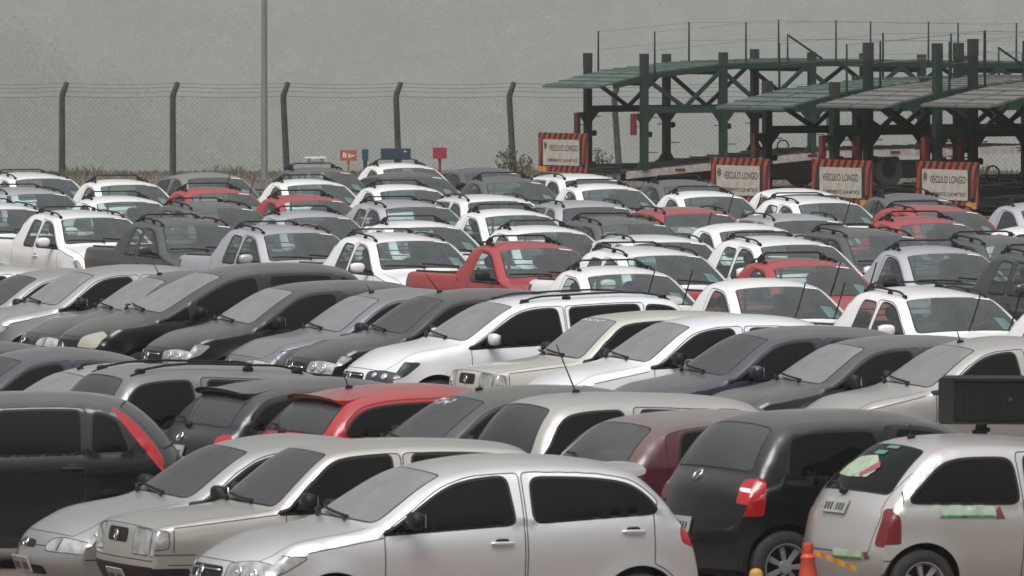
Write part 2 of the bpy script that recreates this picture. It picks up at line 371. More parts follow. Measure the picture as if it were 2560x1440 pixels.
def stripS(sh, k): return float(np.interp(k, sh.K, sh.S))
TW = .80
def make_shell(sp, parts):
    """parts: dict name -> MB. returns Shell"""
    sh = Shell(sp); L = sh.L; h = sp.get('h', .055); wr = sh.wr; zb = .20
    # ---- side sheet domain
    ar = sp.get('arch', wr+.055); dom = [tuple(p) for p in sh.E]
    xr, xf = sh.ax[1], sh.ax[0]
    bot = [(sh.E[-1, 0]-.02, zb)]
    for xw in (xr, xf):
        a0 = math.asin((zb-wr)/ar)
        bot += [(xw + ar*math.cos(a), wr + ar*math.sin(a)*1.0) for a in np.linspace(a0, math.pi-a0, 26)]
    bot += [(sh.E[0, 0]+.02, zb)]
    dom = resample_keep(dom, bot)
    regs = []; names = []
    for i, wn in enumerate(sp['windows']):
        w = sh.window(*wn['pts'], g=wn.get('g', .07), lift=wn.get('lift', 0.), it=wn.get('it', 4))
        regs.append(('glass%d' % i, w)); 
    for i, wn in enumerate(sp['windows']):
        w = regs[i][1]; regs.append(('seal', grow(w, .020)))
    for nm, poly in sp.get('side_regs', []):
        regs.append((nm, rounded(poly, .02, 2)))
    for nm, poly in sp.get('side_regs', []):
        if nm == 'headlight': regs.append(('seam', grow(rounded(poly, .02, 2), .008)))
    for ln in sp.get('side_seams', []):
        regs.append(('seam', strip_poly(resample(ln, .03, False), .009)))
    for i, dr in enumerate(sp.get('doors', [])):
        x0, x1, sl0, sl1 = dr; bx = np.linspace(x0, x1, 20); tx = np.linspace(x0+sl0, x1+sl1, 30); tz = sh.toff(tx, .035)
        keep = tz > sh.belt(tx)+.0; tx, tz = tx[keep], tz[keep]
        q = [(x0, .30), (x1, .30)]; q += [(x1, .7), (x1, float(sh.belt(x1)))] + [(a, b) for a, b in zip(tx[::-1], tz[::-1])] + [(x0, float(sh.belt(x0))-.01)]
        q = rounded(q, .03, 2); 
        # doors that sit behind the wheel: keep them outside the arch
        for xw in sh.ax:
            r = np.hypot(q[:, 0]-xw, q[:, 1]-wr); m = r < ar+.03; q[m] = np.array([xw, wr]) + (q[m]-np.array([xw, wr]))*((ar+.03)/r[m])[:, None]
        regs.append(('doorin%d' % i, grow(q, -.009))); regs.append(('seam', q))
    P, T, tg = cdt(dom, regs, h)
    for sd in (1, -1):
        y = sh.Y(P[:, 0], P[:, 1]); V = np.c_[L/2-P[:, 0], sd*y, P[:, 1]]
        addfaces(parts, sd, V, T, tg, regs, sd > 0, sp)
    # ---- strip
    s0, s1 = sh.S[0], sh.S[-1]; kk = np.c_[sh.S, sh.K]
    dom = [(a, TW) for a in sh.S] + [(s1, t) for t in np.linspace(TW, -TW, 34)[1:-1]] + [(a, -TW) for a in sh.S[::-1]] + [(s0, t) for t in np.linspace(-TW, TW, 34)[1:-1]]
    regs = []
    for nm, pts, it in sp['top_regs']:
        both = nm.endswith('*'); nm = nm.rstrip('*'); q = np.array([(stripS(sh, k), t*TW) for k, t in pts])
        for sg in ((1, -1) if both else (1,)):
            qq = q*np.array([1, sg]); qq = rounded(qq, .028, it)
            regs.append((nm, qq)); 
    for nm, qq in list(regs):
        if nm in ('windshield', 'rear_window'): regs.append(('seal', grow(qq, .018)))
        if nm == 'headlight': regs.append(('seam', grow(qq, .009)))
    for ln in sp.get('top_seams', []):
        l2 = [(stripS(sh, k), t*TW) for k, t in ln]
        for sg in ((1, -1)):
            regs.append(('seam', strip_poly(resample([(a, b*sg) for a, b in l2], .03, False), .009)))
    P, T, tg = cdt(dom, regs, h)
    S, t = P[:, 0], np.clip(P[:, 1]/TW, -1, 1)
    cx, cz = np.interp(S, sh.S, sh.C[:, 0]), np.interp(S, sh.S, sh.C[:, 1]); ex, ez = np.interp(S, sh.S, sh.E[:, 0]), np.interp(S, sh.S, sh.E[:, 1]); ey = np.interp(S, sh.S, sh.EY)
    a = np.abs(t); V = np.c_[L/2-(cx+(ex-cx)*a**2.2), t*ey, cz+(ez-cz)*a**2.6]
    addfaces(parts, 0, V, T, tg, regs, False, sp)
    return sh
def resample_keep(E, bot): return list(E) + list(bot)
def addfaces(parts, sd, V, T, tg, regs, flip, sp):
    if sd == 0:
        a, b, c = V[T[0]]; nrm = np.cross(b-a, c-a)
        # strip: outward means nose faces point forward; test with the summed normal of upward faces
        n = np.cross(V[T[:, 1]]-V[T[:, 0]], V[T[:, 2]]-V[T[:, 0]]); flip = n[:, 2].sum() < 0
    else:
        n = np.cross(V[T[:, 1]]-V[T[:, 0]], V[T[:, 2]]-V[T[:, 0]]); flip = n[:, 1].sum()*sd < 0
    if flip: T = T[:, ::-1]
    lab = {}
    for i in range(-1, len(regs)):
        m = tg == i
        if not m.any(): continue
        nm = 'body' if i < 0 else regs[i][0]
        mi = 0
        if nm in ('seal', 'seam'): mi = 1; nm = 'body'
        elif nm == 'black': mi = 2; nm = 'body'
        elif nm == 'hole': continue
        elif nm.startswith('glass'):
            i0 = int(nm[5:]); nm = 'glass%d%s' % (i0, 'L' if sd > 0 else 'R')
        elif nm.startswith('doorin'): nm = 'door%s%s' % (nm[6:], 'L' if sd > 0 else 'R')
        elif nm in ('headlight', 'tail_light', 'tail_white', 'tail_orange'):
            nm = nm  # split by the side later
        Tm = T[m]
        if nm in ('headlight', 'tail_light', 'tail_white', 'tail_orange'):
            cy = V[Tm].mean(1)[:, 1]
            for q, mm in (('L', cy > 0), ('R', cy <= 0)):
                if mm.any(): put(parts, nm+q, V, Tm[mm], mi)
        else: put(parts, nm, V, Tm, mi)
def put(parts, nm, V, T, mi):
    u, inv = np.unique(T, return_inverse=True); inv = inv.reshape(T.shape)
    parts.setdefault(nm, MB()).add([tuple(map(float, p)) for p in V[u]], [tuple(int(i) for i in r) for r in inv], mi)

def wheel(parent, x, y, r, wd, style='cap'):
    sg = 1 if y > 0 else -1
    we = empty('wheel'); we.parent = parent; we.location = (x, y, r)
    Mx = Matrix.Rotation(-sg*math.pi/2, 4, 'X')
    m = MB(); m.lathe([(r*.60, -wd/2), (r*.93, -wd/2), (r*.985, -wd*.42), (r, -wd*.25), (r, wd*.25), (r*.985, wd*.42), (r*.93, wd/2), (r*.72, wd*.54), (r*.62, wd*.46), (r*.60, wd*.3)], 32, 0, Mx)
    m.build('tyre', M['tyre'], we, 40)
    m = MB(); m.lathe([(r*.63, wd*.30), (r*.655, wd*.50), (r*.62, wd*.50), (r*.58, wd*.38), (r*.56, wd*.1)], 32, 0, Mx)
    m.lathe([(r*.60, wd*.05), (0.001, wd*.05)], 24, 1, Mx)
    ns = 5 if style == 'alloy' else 7
    for i in range(ns):
        a = 2*math.pi*i/ns; da = .16 if style == 'alloy' else .26
        pts = [(r*.10, a-da*2), (r*.60, a-da*.55), (r*.60, a+da*.55), (r*.10, a+da*2)]
        vs = [Mx @ Vector((q*math.cos(b), q*math.sin(b), hh)) for hh in (wd*.30, wd*.42) for q, b in pts]
        m.add(vs, [(4,5,6,7),(0,3,2,1),(0,1,5,4),(2,3,7,6),(1,2,6,5)])
    m.lathe([(r*.2, wd*.30), (r*.18, wd*.46), (0.001, wd*.48)], 20, 0, Mx)
    m.build('rim', [M['rim'] if style == 'alloy' else M['cap'], M['plastic']], we, 35)
    return we

def wipers(sh, root, k0, side=1, raised=False, n=2, tlist=None):
    for i in range(n):
        m = MB(); t0 = (tlist or [.55, -.15])[i]*side
        if raised:
            a = sh.surf(k0-.02, t0, .02); b = a + Vector((.15, .04*side, .31)); c = b + Vector((-.05, -.02, -.06))
            m.tube([a, a + (b-a)*.6, b], [.011, .009, .007], 5); u = (b-a).normalized(); m.tube([b - u*.24 + Vector((.015,0,0)), b + u*.14 + Vector((-.02,0,0))], .009, 5)
        else:
            pts = [sh.surf(k0 + .03 + .10*q, t0 - side*.72*q, .035) for q in (0, .15, .35, .6, .85, 1)]
            m.tube(pts, .012, 5); m.tube([sh.surf(k0-.05, t0 - side*.02, .02)] + pts[:3], [.018, .016, .013, .01], 5)
        m.build('wiper', M['plastic'], root)

def build_car(name, sp):
    """one vehicle with its parts; local +X is forward, origin on the ground at mid length"""
    parts = {}; sh = make_shell(sp, parts); L = sh.L; root = empty(name); pm = sp['paint']
    side_g = M[sp.get('side_glass', 'tint')]; front_g = M[sp.get('front_glass', 'tint_w')]; rear_g = M[sp.get('rear_glass', 'tint_w')]
    bm_ = [pm, M['seam'], M['plastic']]
    parts.pop('body').build('body', bm_, root, True, 2e-4)
    doors = {}
    for k in sorted(list(parts)):
        if k.startswith('door'):
            doors[k] = parts.pop(k).build('door', bm_, root, True, 2e-4)
    mc = {'headlight': M[sp.get('lens', 'lens')], 'tail_light': M[sp.get('tail', 'red_lens')], 'tail_white': M['white_lens'], 'tail_orange': M['orange_lens'], 'grille': M['plastic'], 'plate_area': M['plastic']}
    for k in list(parts):
        mb = parts[k]
        if k.startswith('glass'):
            i = int(k[5]); dn = sp['windows'][i].get('door'); par = doors.get('door%s%s' % (dn, k[-1]), root) if dn is not None else root
            mb.build('side_window', side_g, par, True, 2e-4)
        elif k == 'windshield': mb.build('windshield', front_g, root, True, 2e-4)
        elif k == 'rear_window': mb.build('rear_window', rear_g, root, True, 2e-4)
        elif k[:-1] in ('headlight', 'tail_light'):
            o = mb.build(k[:-1], mc[k[:-1]], root, True, 2e-4); doors[k] = o
    for k in list(parts):
        if k[:-1] in ('tail_white', 'tail_orange'):
            par = doors.get('tail_light'+k[-1], root); parts[k].build('signal_lens', mc[k[:-1]], par, True, 2e-4)
        elif k in ('grille',): parts[k].build('grille', mc[k], root, True, 2e-4)
        elif k in ('bumper_trim',): parts[k].build('bumper', M['plastic'], root, True, 2e-4)
        elif k in ('fuel',): parts[k].build('fuel_flap', pm, root, True, 2e-4)
    # headlight insides: bulb reflectors as small bowls standing on the lens
    for k in ('L', 'R'):
        hl = doors.get('headlight'+k)
        if hl and sp.get('bulbs'):
            sg = 1 if k == 'L' else -1
            for (kk, tt, rr) in sp['bulbs']:
                m = MB()
                c = sh.surf(kk, tt*sg, .004); n = (sh.surf(kk, tt*sg, .03) - sh.surf(kk, tt*sg, .001)).normalized()
                q = n.to_track_quat('Z', 'Y').to_matrix().to_4x4(); q.translation = c
                m.lathe([(rr, .0), (rr*.95, .006), (rr*.75, .004), (rr*.3, .002), (.001, .012)], 16, 0, q)
                m.build('reflector', M['reflector'], hl, True)
    # wheels and dark wheel wells / floor
    for xw in sh.ax:
        for sg in (1, -1): wheel(root, L/2-xw, sg*(sh.W2-.115), sh.wr, .185, sp.get('wheel', 'cap'))
    m = MB(); zf = .24; 
    for sg in (1, -1):
        for xw in sh.ax:
            ar = sp.get('arch', sh.wr+.055); n = 14
            vs = []
            for yy in (sh.W2-.05, sh.W2-.30):
                vs += [(L/2-xw + ar*math.cos(a), sg*yy, sh.wr + ar*math.sin(a)) for a in np.linspace(-.1, math.pi+.1, n)]
            m.add(vs, [(i, i+1, n+i+1, n+i) for i in range(n-1)] + [tuple(range(n, 2*n))])
    m.box((-.02, 0, .24), (L*.84, sh.W2*1.2, .06)); m.box((0, 0, .21), (sh.ax[1]-sh.ax[0]-.85, sh.W2*1.84, .05))
    m.build('underbody', M['plastic'], root)
    # mirrors
    mir = sp.get('mirror', 'black'); xm = sp['mx']
    for sg in (1, -1):
        par = doors.get('door0%s' % ('L' if sg > 0 else 'R'), root)
        c = sh.side(xm, float(sh.belt(xm))+.03, sg); m = MB()
        m.bar(c + Vector((0, -.02*sg, 0)), c + Vector((.0, .10*sg, .03)), .07, .04, 1)
        m.blob(c + Vector((.01, .17*sg, .065)), (.11, .21, .135), .7, 0 if mir == 'body' else 1)
        m.box(c + Vector((-.046, .17*sg, .065)), (.008, .17, .10), 2)
        m.build('mirror', [pm, M['plastic'], M['chrome']], par, 50)
    for (xh, dz, dn) in sp.get('handles', []):
        for sg in (1, -1):
            c = sh.side(xh, float(sh.belt(xh))-dz, sg, .012); m = MB(); hm = 0 if sp.get('handle', 'body') == 'body' else 1
            m.blob(c, (.19, .035, .028), .5, hm); m.blob(c + Vector((0, -.012*sg, .018)), (.11, .022, .035), .6, 1)
            m.build('door_handle', [pm, M['plastic']], doors.get('door%d%s' % (dn, 'L' if sg > 0 else 'R'), root), 50)
    # plates
    for kk, pl in ((sp.get('plate_f', 1.0), True), (sp.get('plate_r'), False)):
        if kk is None: continue
        c = sh.surf(kk, 0, .012); n = (sh.surf(kk, 0, .05) - sh.surf(kk, 0, .001)).normalized(); q = n.to_track_quat('X', 'Z').to_matrix()
        m = MB(); m.box(c, (.012, .40, .13), 0, q)
        for i in range(7):
            if i == 3: continue
            m.box(c + q @ Vector((.008, -.15+.05*i, -.01)), (.004, .026, .060), 1, q)
        m.build('licence_plate', [M['plate'], M['plate_ink']], root)
    # badge
    def badge(kk, style, r=.045):
        c = sh.surf(kk, 0, .012); n = (sh.surf(kk, 0, .05) - sh.surf(kk, 0, .001)).normalized(); q = n.to_track_quat('X', 'Z').to_matrix(); m = MB()
        ring = [c + q @ Vector((.0, r*math.cos(a), r*math.sin(a))) for a in np.linspace(0, 2*math.pi, 21)]; m.tube(ring, .006, 5, cap=False)
        if style == 'vw':
            for pts in ([(-.55, .75), (0, .05), (.55, .75)], [(-.85, .3), (-.42, -.75), (0, .0), (.42, -.75), (.85, .3)]):
                m.tube([c + q @ Vector((.0, a*r, b*r)) for a, b in pts], .005, 4)
        elif style == 'bolt': m.tube([c + q @ Vector((.0, a*r, b*r)) for a, b in ((-1.0, .0), (.3, .25), (-.3, -.25), (1.0, 0))], .008, 4)
        elif style == 'bar': m.tube([c + q @ Vector((.0, a*r, b*r)) for a, b in ((-.6, -.4), (0, .5), (.6, -.4))], .006, 4)
        m.build('badge', M['chrome'], root, True)
    for kk, style, r in sp.get('badges', []): badge(kk, style, r)
    for kk in sp.get('grille_bars', []):
        m = MB(); tw = sp.get('gbw', .42); m.tube([sh.surf(kk, t, .008) for t in np.linspace(-tw, tw, 9)], .008, 5); m.build('grille_bar', M[sp.get('gbar_mat', 'chrome')], root, True)
    # wipers
    if sp.get('wipers', True): wipers(sh, root, sp.get('k_cowl', 4), sp.get('wside', 1), False)
    if sp.get('rear_wiper'):
        kk = sp['rear_wiper']; m = MB(); m.tube([sh.surf(kk+.05, .0, .03), sh.surf(kk-.10, .16, .04), sh.surf(kk-.12, .42, .035)], [.02, .014, .010], 6); m.blob(sh.surf(kk+.05, 0, .02), (.06, .09, .05)); m.build('rear_wiper', M['plastic'], root)
    if sp.get('antenna'):
        kk, tt, ln, lean = sp['antenna']; c = sh.surf(kk, tt, 0); m = MB(); m.blob(c + Vector((0, 0, .01)), (.07, .04, .04)); m.tube([c, c + Vector((-lean*ln, 0, ln))], [.008, .004], 5); m.build('antenna', M['plastic'], root)
    if sp.get('spoiler'):
        k1, ext, dz = sp['spoiler']; m = MB(); n = 13; vs = []
        for i in range(n):
            t = -.86 + 1.72*i/(n-1); a = sh.surf(k1-.28, t, .002); b = sh.surf(k1, t, .004); tip = b + Vector((-ext*(1-.25*abs(t)**3), 0, dz)); vs += [a, b + Vector((0,0,.012)), tip, tip + Vector((.01, 0, -.028)), b + Vector((-.01, 0, -.045))]
        m.add(vs, [(i*5+j, i*5+j+1, (i+1)*5+j+1, (i+1)*5+j) for i in range(n-1) for j in range(4)] + [(0,1,2,3,4), tuple((n-1)*5+j for j in range(5))])
        m.build('spoiler', pm, root, 60)
    if sp.get('rails'):
        k1, k2, rt, rh = sp['rails']
        for sg in (1, -1):
            m = MB(); n = 13; pts = []
            for i in range(n):
                u = i/(n-1); q = sh.surf(k1+(k2-k1)*u, rt*sg, 0); pts.append(q + Vector((0, 0, rh*min(1, 4.5*u, 4.5*(1-u))**.6)))
            m.tube(pts, .013, 6)
            for u in sp.get('feet', (.0, .5, 1.)):
                q = sh.surf(k1+(k2-k1)*min(.94, max(.06, u)), rt*sg, 0); m.blob(q + Vector((0, 0, rh*.35)), (.11, .035, rh*.95), .7)
            m.build('roof_rail', M[sp.get('rail_mat', 'plastic')], root, True)
    if sp.get('crossbar'):
        kc, hb = sp['crossbar']; m = MB(); pts = [sh.surf(kc, t, 0) for t in np.linspace(-.84, .84, 9)]; zc = max(p.z for p in pts) + hb
        pts2 = [Vector((p.x, p.y, p.z + (zc-p.z)*(.45 if abs(i-4) == 4 else 1))) for i, p in enumerate(pts)]; m.tube(pts2, .013, 6)
        for i in (0, 8): m.blob((pts[i]+pts2[1 if i == 0 else 7])/2 + Vector((0,0,0)), (.10, .05, .09), .7)
        m.build('roof_rack', M['plastic'], root, True)
    if sp.get('bed'):
        xa, xb, zf2, yw = sp['bed']; m = MB(); zt = sp['bed_z']
        ta = .87; kks = np.linspace(sp['bed_k'][0], sp['bed_k'][1], 12)
        vs = []
        for kk in kks:
            p = sh.surf(kk, ta, 0); vs += [(p.x, p.y, p.z-.005), (p.x, p.y*.97, zf2), (p.x, -p.y*.97, zf2), (p.x, -p.y, p.z-.005)]
        n = len(kks); m.add(vs, [(i*4+j, i*4+j+1, (i+1)*4+j+1, (i+1)*4+j) for i in range(n-1) for j in range(3)] + [(0,1,2,3), tuple((n-1)*4+j for j in range(4))])
        for sg in (1, -1):      # cargo hooks / rail cap
            m.tube([sh.surf(kk, .93*sg, .012) for kk in kks], .016, 5)
        m.build('cargo_bed', M['tub'], root)
    if sp.get('interior'):
        it = sp['interior']; xd, xs, zr = it['dash'], it['seat'], it['rear']; Wi = sh.W2-.14
        m = MB(); zb_ = float(sh.belt(xd))
        vs = []
        for x in (xd-.1, zr): vs += [(L/2-x, -Wi, zb_-.04), (L/2-x, -Wi, .30), (L/2-x, Wi, .30), (L/2-x, Wi, zb_-.04)]
        m.add(vs, [(0,1,5,4), (1,2,6,5), (2,3,7,6), (0,3,2,1), (4,5,6,7)]); m.build('interior_trim', M['interior'], root)
        m = MB(); m.blob((L/2-xd-.12, 0, zb_-.09), (.55, Wi*1.95, .22), .5); m.blob((L/2-xd-.22, .36, zb_-.0), (.2, .36, .13), .6); m.build('dashboard', M['interior'], root, True)
        m = MB(); cc = Vector((L/2-xd-.42, .36, zb_+.02)); q = Matrix.Rotation(R(-62), 3, 'Y')
        m.tube([cc + q @ Vector((.185*math.cos(a), .185*math.sin(a), 0)) for a in np.linspace(0, 2*math.pi, 21)], .014, 6, cap=False); m.bar(cc + q @ Vector((0, -.18, 0)), cc + q @ Vector((0, .18, 0)), .03, .02); m.bar(cc, cc + Vector((.2, 0, -.1)), .05)
        m.build('steering_wheel', M['interior'], root, True)
        for sg in (1, -1):
            m = MB(); q = Matrix.Rotation(R(-16), 3, 'Y'); m.blob((L/2-xs, sg*.36, .50), (.50, .48, .18), .6); m.blob((L/2-xs-.30, sg*.36, .83), (.16, .46, .62), .6, 0, q); m.blob((L/2-xs-.40, sg*.36, 1.22), (.10, .26, .18), .7, 0, q)
            m.build('seat', M['seat'], root, True)
        if it.get('bench'):
            m = MB(); q = Matrix.Rotation(R(-18), 3, 'Y'); x2 = it['bench']; m.blob((L/2-x2, 0, .52), (.45, 1.2, .18), .5); m.blob((L/2-x2-.28, 0, .82), (.16, 1.2, .58), .5, 0, q); m.build('rear_seat', M['seat'], root, True)
        if it.get('grid'):      # guard bars behind the rear glass
            m = MB(); 
            for zz in (1.10, 1.17, 1.24): m.bar((L/2-it['grid'], -.52, zz), (L/2-it['grid'], .52, zz), .014)
            m.bar((L/2-it['grid']-.02, -.0, 1.05), (L/2-it['grid']-.02, 0, 1.40), .03); m.build('guard_bars', M['plastic'], root)
        if it.get('nopaper'): sh.root = root; return sh
        # inspection papers on the windscreen
        k0 = sp.get('k_cowl', 4)
        sd = it.get('paper', 1); m = MB()
        def patch(ka, kb, ta, tb, off):
            n = 6; vs = []
            for kk in (ka, kb): vs += [sh.surf(kk, ta+(tb-ta)*i/(n-1), off) for i in range(n)]
            m.add(vs, [(i, i+1, n+i+1, n+i) for i in range(n-1)])
        patch(k0+.865, k0+.93, .50*sd, .84*sd, .006); o = m.build('sticker', M['paper'], root)
        m = MB(); patch(k0+.14, k0+.42, .55*sd, .80*sd, -.02); m.build('inspection_sheet', M['paper_green'], root)
    sh.root = root; return sh
# ------------------------------------------------------------------ models (x from the nose backwards, z up)
OFF = [(.24, 0), (.26, 0), (.24, -.05), (.04, -.055), (.17, -.04), (.10, -.045), (0, -.075), (-.05, -.055), (-.12, -.03), (-.14, -.03), (-.16, 0), (-.16, 0)]
def ST(pts, over=None):
    over = over or {}; return [(*p, *over.get(i, OFF[i])) for i, p in enumerate(pts)]
WS = ('windshield', [(4.07, -.90), (4.07, .90), (4.93, .89), (4.93, -.89)], 4)
RW = ('rear_window', [(7.10, -.84), (7.10, .84), (7.90, .86), (7.90, -.86)], 5)
HOOD = [(2.06, 0), (2.06, .80), (2.5, .90), (3.9, .93)]
def base(**k):
    d = dict(W=1.66, belt=(.93, 1.0), axles=(.82, 3.28), windows=[], top_regs=[WS, RW], top_seams=[HOOD, [(1.55, 0), (1.55, 1)]], mx=1.42, paint=WHITE)
    d.update(k)
    if 'interior' not in d:
        xc = d['st'][4][0]; xr = min(d['st'][7][0], 3.3); d['interior'] = dict(dash=xc+.08, seat=xc+1.0, rear=xr+.1, bench=min(xc+1.85, xr-.25), nopaper=True)
    return d
def gol(**k):
    d = base(L=3.93, st=ST([(.10, .22), (0, .45), (.09, .70), (.52, .89), (1.02, 1.0), (1.72, 1.37), (2.35, 1.46), (3.30, 1.37), (3.70, 1.03), (3.80, .92), (3.93, .50), (3.86, .25)]),
        belt=(.90, 1.04), tumble=(.36, .14),
        windows=[dict(pts=(1.2, 2.27, 1.3, 2.24), door=0), dict(pts=(2.43, 3.44, 2.44, 3.40), g=.085, door=1, it=7)],
        doors=[(1.22, 2.35, .06, .0), (2.362, 3.40, .0, .05)],
        side_regs=[('headlight', [(.2, .575), (.2, .72), (.40, .76), (.62, .745), (.42, .63)]), ('tail_light', [(3.62, .80), (3.60, .90), (3.68, 1.0), (3.95, .98), (3.95, .72), (3.75, .74)])],
        side_seams=[[(.28, .52), (.42, .50)], [(3.55, .50), (3.8, .52)], [(.62, .78), (1.22, .88)]],
        top_regs=[WS, RW, ('grille', [(1.30, -.48), (1.30, .48), (1.86, .44), (1.86, -.44)], 2), ('black', [(.35, -.6), (.35, .6), (.85, .6), (.85, -.6)], 3), ('headlight*', [(1.42, .52), (1.98, .50), (2.22, .80), (2.22, 1.1), (1.42, 1.1)], 2), ('tail_light*', [(8.7, .78), (8.35, .84), (8.2, 1.1), (9.4, 1.1), (9.3, .80)], 2)],
        handles=[(2.16, .14, 0), (3.22, .13, 1)], rear_wiper=7.95, spoiler=(7.06, .16, .015), badges=[(1.6, 'vw', .055), (8.9, 'vw', .05)], grille_bars=[1.45, 1.72], plate_f=.95, plate_r=9.35,
        bulbs=[(1.75, .66, .05), (1.72, .84, .055)])
    d.update(k); return d
def boxy(**k):   # flat sided 1980s hatch / sedan
    d = base(L=3.75, W=1.56, st=ST([(.10, .24), (0, .45), (.045, .80), (.50, .88), (.98, .95), (1.55, 1.36), (2.2, 1.43), (3.25, 1.37), (3.62, .98), (3.70, .88), (3.75, .50), (3.70, .26)],
        {0: (.06, 0), 1: (.07, 0), 2: (.07, -.03), 3: (.02, -.035), 4: (.13, -.03), 5: (.07, -.03), 6: (0, -.05), 7: (-.03, -.045), 8: (-.06, -.03), 9: (-.06, -.02), 10: (-.06, 0), 11: (-.06, 0)}),
        belt=(.89, .93), tumble=(.30, .08), taper=(.05, .05), tlen=(.8, .6), fil=.035, tens=.45, axles=(.74, 3.10), wr=.27, crease=.75,
        windows=[dict(pts=(1.1, 2.10, 1.2, 2.08), door=0, it=1, g=.06), dict(pts=(2.26, 2.95, 2.27, 2.93), door=1, it=2, g=.06), dict(pts=(3.05, 3.5, 3.05, 3.4), g=.075, it=3)],
        doors=[(1.16, 2.17, .05, .0), (2.18, 3.0, .0, .0)],
        side_regs=[('headlight', [(.02, .62), (.02, .775), (.20, .765), (.20, .63)]), ('black', [(-.05, .24), (-.05, .475), (.38, .475), (.38, .24)])],
        side_seams=[[(.08, .58), (.42, .58)], [(.24, .60), (.24, .78)], [(.24, .79), (1.1, .88)], [(.2, .50), (3.6, .50)]],
        top_seams=[[(2.03, 0), (2.03, .93), (3.9, .95)], [(1.3, 0), (1.3, 1)]],
        top_regs=[WS, RW, ('grille', [(1.56, -.33), (1.56, .33), (1.86, .33), (1.86, -.33)], 2), ('black', [(.30, -1.1), (.30, 1.1), (1.16, 1.1), (1.16, -1.1)], 0), ('headlight*', [(1.40, .50), (1.40, .90), (1.95, .90), (1.95, .50)], 1), ('headlight*', [(1.40, .92), (1.40, 1.1), (1.95, 1.1), (1.95, .92)], 0), ('tail_light*', [(8.9, .72), (8.9, 1.1), (9.6, 1.1), (9.6, .72)], 1)],
        handles=[(2.02, .10, 0), (2.9, .10, 1)], mx=1.30, badges=[(1.68, 'bar', .04)], plate_f=.7, plate_r=9.4)
    d.update(k); return d
def corsa(**k):  # round 1990s car, sedan tail
    d = base(L=4.02, W=1.61, st=ST([(.12, .22), (0, .42), (.10, .64), (.50, .82), (1.02, .93), (1.70, 1.31), (2.25, 1.39), (2.95, 1.30), (3.42, 1.0), (3.92, .95), (4.02, .55), (3.95, .26)]),
        belt=(.86, .94), axles=(.80, 3.24), wr=.28,
        windows=[dict(pts=(1.15, 2.16, 1.25, 2.12), door=0), dict(pts=(2.30, 2.98, 2.31, 2.86), door=1, it=5), ],
        doors=[(1.2, 2.23, .06, .0), (2.24, 3.08, .0, -.05)],
        side_regs=[('headlight', [(.18, .52), (.18, .68), (.33, .68), (.40, .62), (.34, .54)])],
        side_seams=[[(.30, .44), (.46, .44)], [(3.5, .48), (3.9, .5)], [(.42, .70), (1.1, .84)]],
        top_regs=[WS, RW, ('grille', [(1.45, -.30), (1.45, .30), (1.72, .24), (1.72, -.24)], 4), ('seam*', [(1.40, .66), (1.93, .66), (1.93, .68), (1.40, .68)], 0), ('headlight*', [(1.40, .52), (1.46, .46), (1.80, .52), (1.95, .68), (1.90, 1.1), (1.40, 1.1)], 3), ('black', [(.45, -.5), (.45, .5), (.8, .5), (.8, -.5)], 3), ('tail_light*', [(9.15, .66), (9.15, 1.1), (9.6, 1.1), (9.6, .66)], 2)],
        handles=[(2.06, .13, 0), (2.95, .13, 1)], mx=1.36, badges=[(1.58, 'bar', .045)], plate_f=.82, plate_r=9.5)
    d.update(k); return d
def hatch(**k):  # plain small hatchback
    d = base(L=3.85, W=1.62, st=ST([(.10, .22), (0, .43), (.08, .67), (.50, .86), (1.0, .97), (1.68, 1.36), (2.3, 1.44), (3.2, 1.36), (3.62, 1.02), (3.72, .9), (3.85, .5), (3.78, .25)]),
        belt=(.89, .99), axles=(.79, 3.2), wr=.285,
        windows=[dict(pts=(1.15, 2.2, 1.25, 2.17), door=0), dict(pts=(2.35, 3.1, 2.36, 3.0), door=1, it=4)],
        doors=[(1.2, 2.28, .06, .0), (2.29, 3.2, .0, -.02)],
        side_regs=[('headlight', [(.2, .57), (.2, .69), (.36, .72), (.52, .70), (.40, .62)]), ('tail_light', [(3.55, .75), (3.55, .95), (3.9, .98), (3.9, .68)])],
        side_seams=[[(.28, .50), (.42, .48)], [(.52, .74), (1.15, .86)]],
        top_regs=[WS, RW, ('grille', [(1.35, -.45), (1.35, .45), (1.85, .42), (1.85, -.42)], 3), ('headlight*', [(1.42, .52), (1.90, .52), (2.08, .75), (2.06, 1.1), (1.42, 1.1)], 2), ('tail_light*', [(8.5, .80), (8.2, 1.1), (9.4, 1.1), (9.3, .80)], 2)],
        handles=[(2.1, .14, 0), (3.0, .13, 1)], rear_wiper=7.95, badges=[(1.62, 'bar', .045)], grille_bars=[1.6], plate_f=.9, plate_r=9.3, bulbs=[(1.70, .64, .05), (1.68, .82, .05)])
    d.update(k); return d
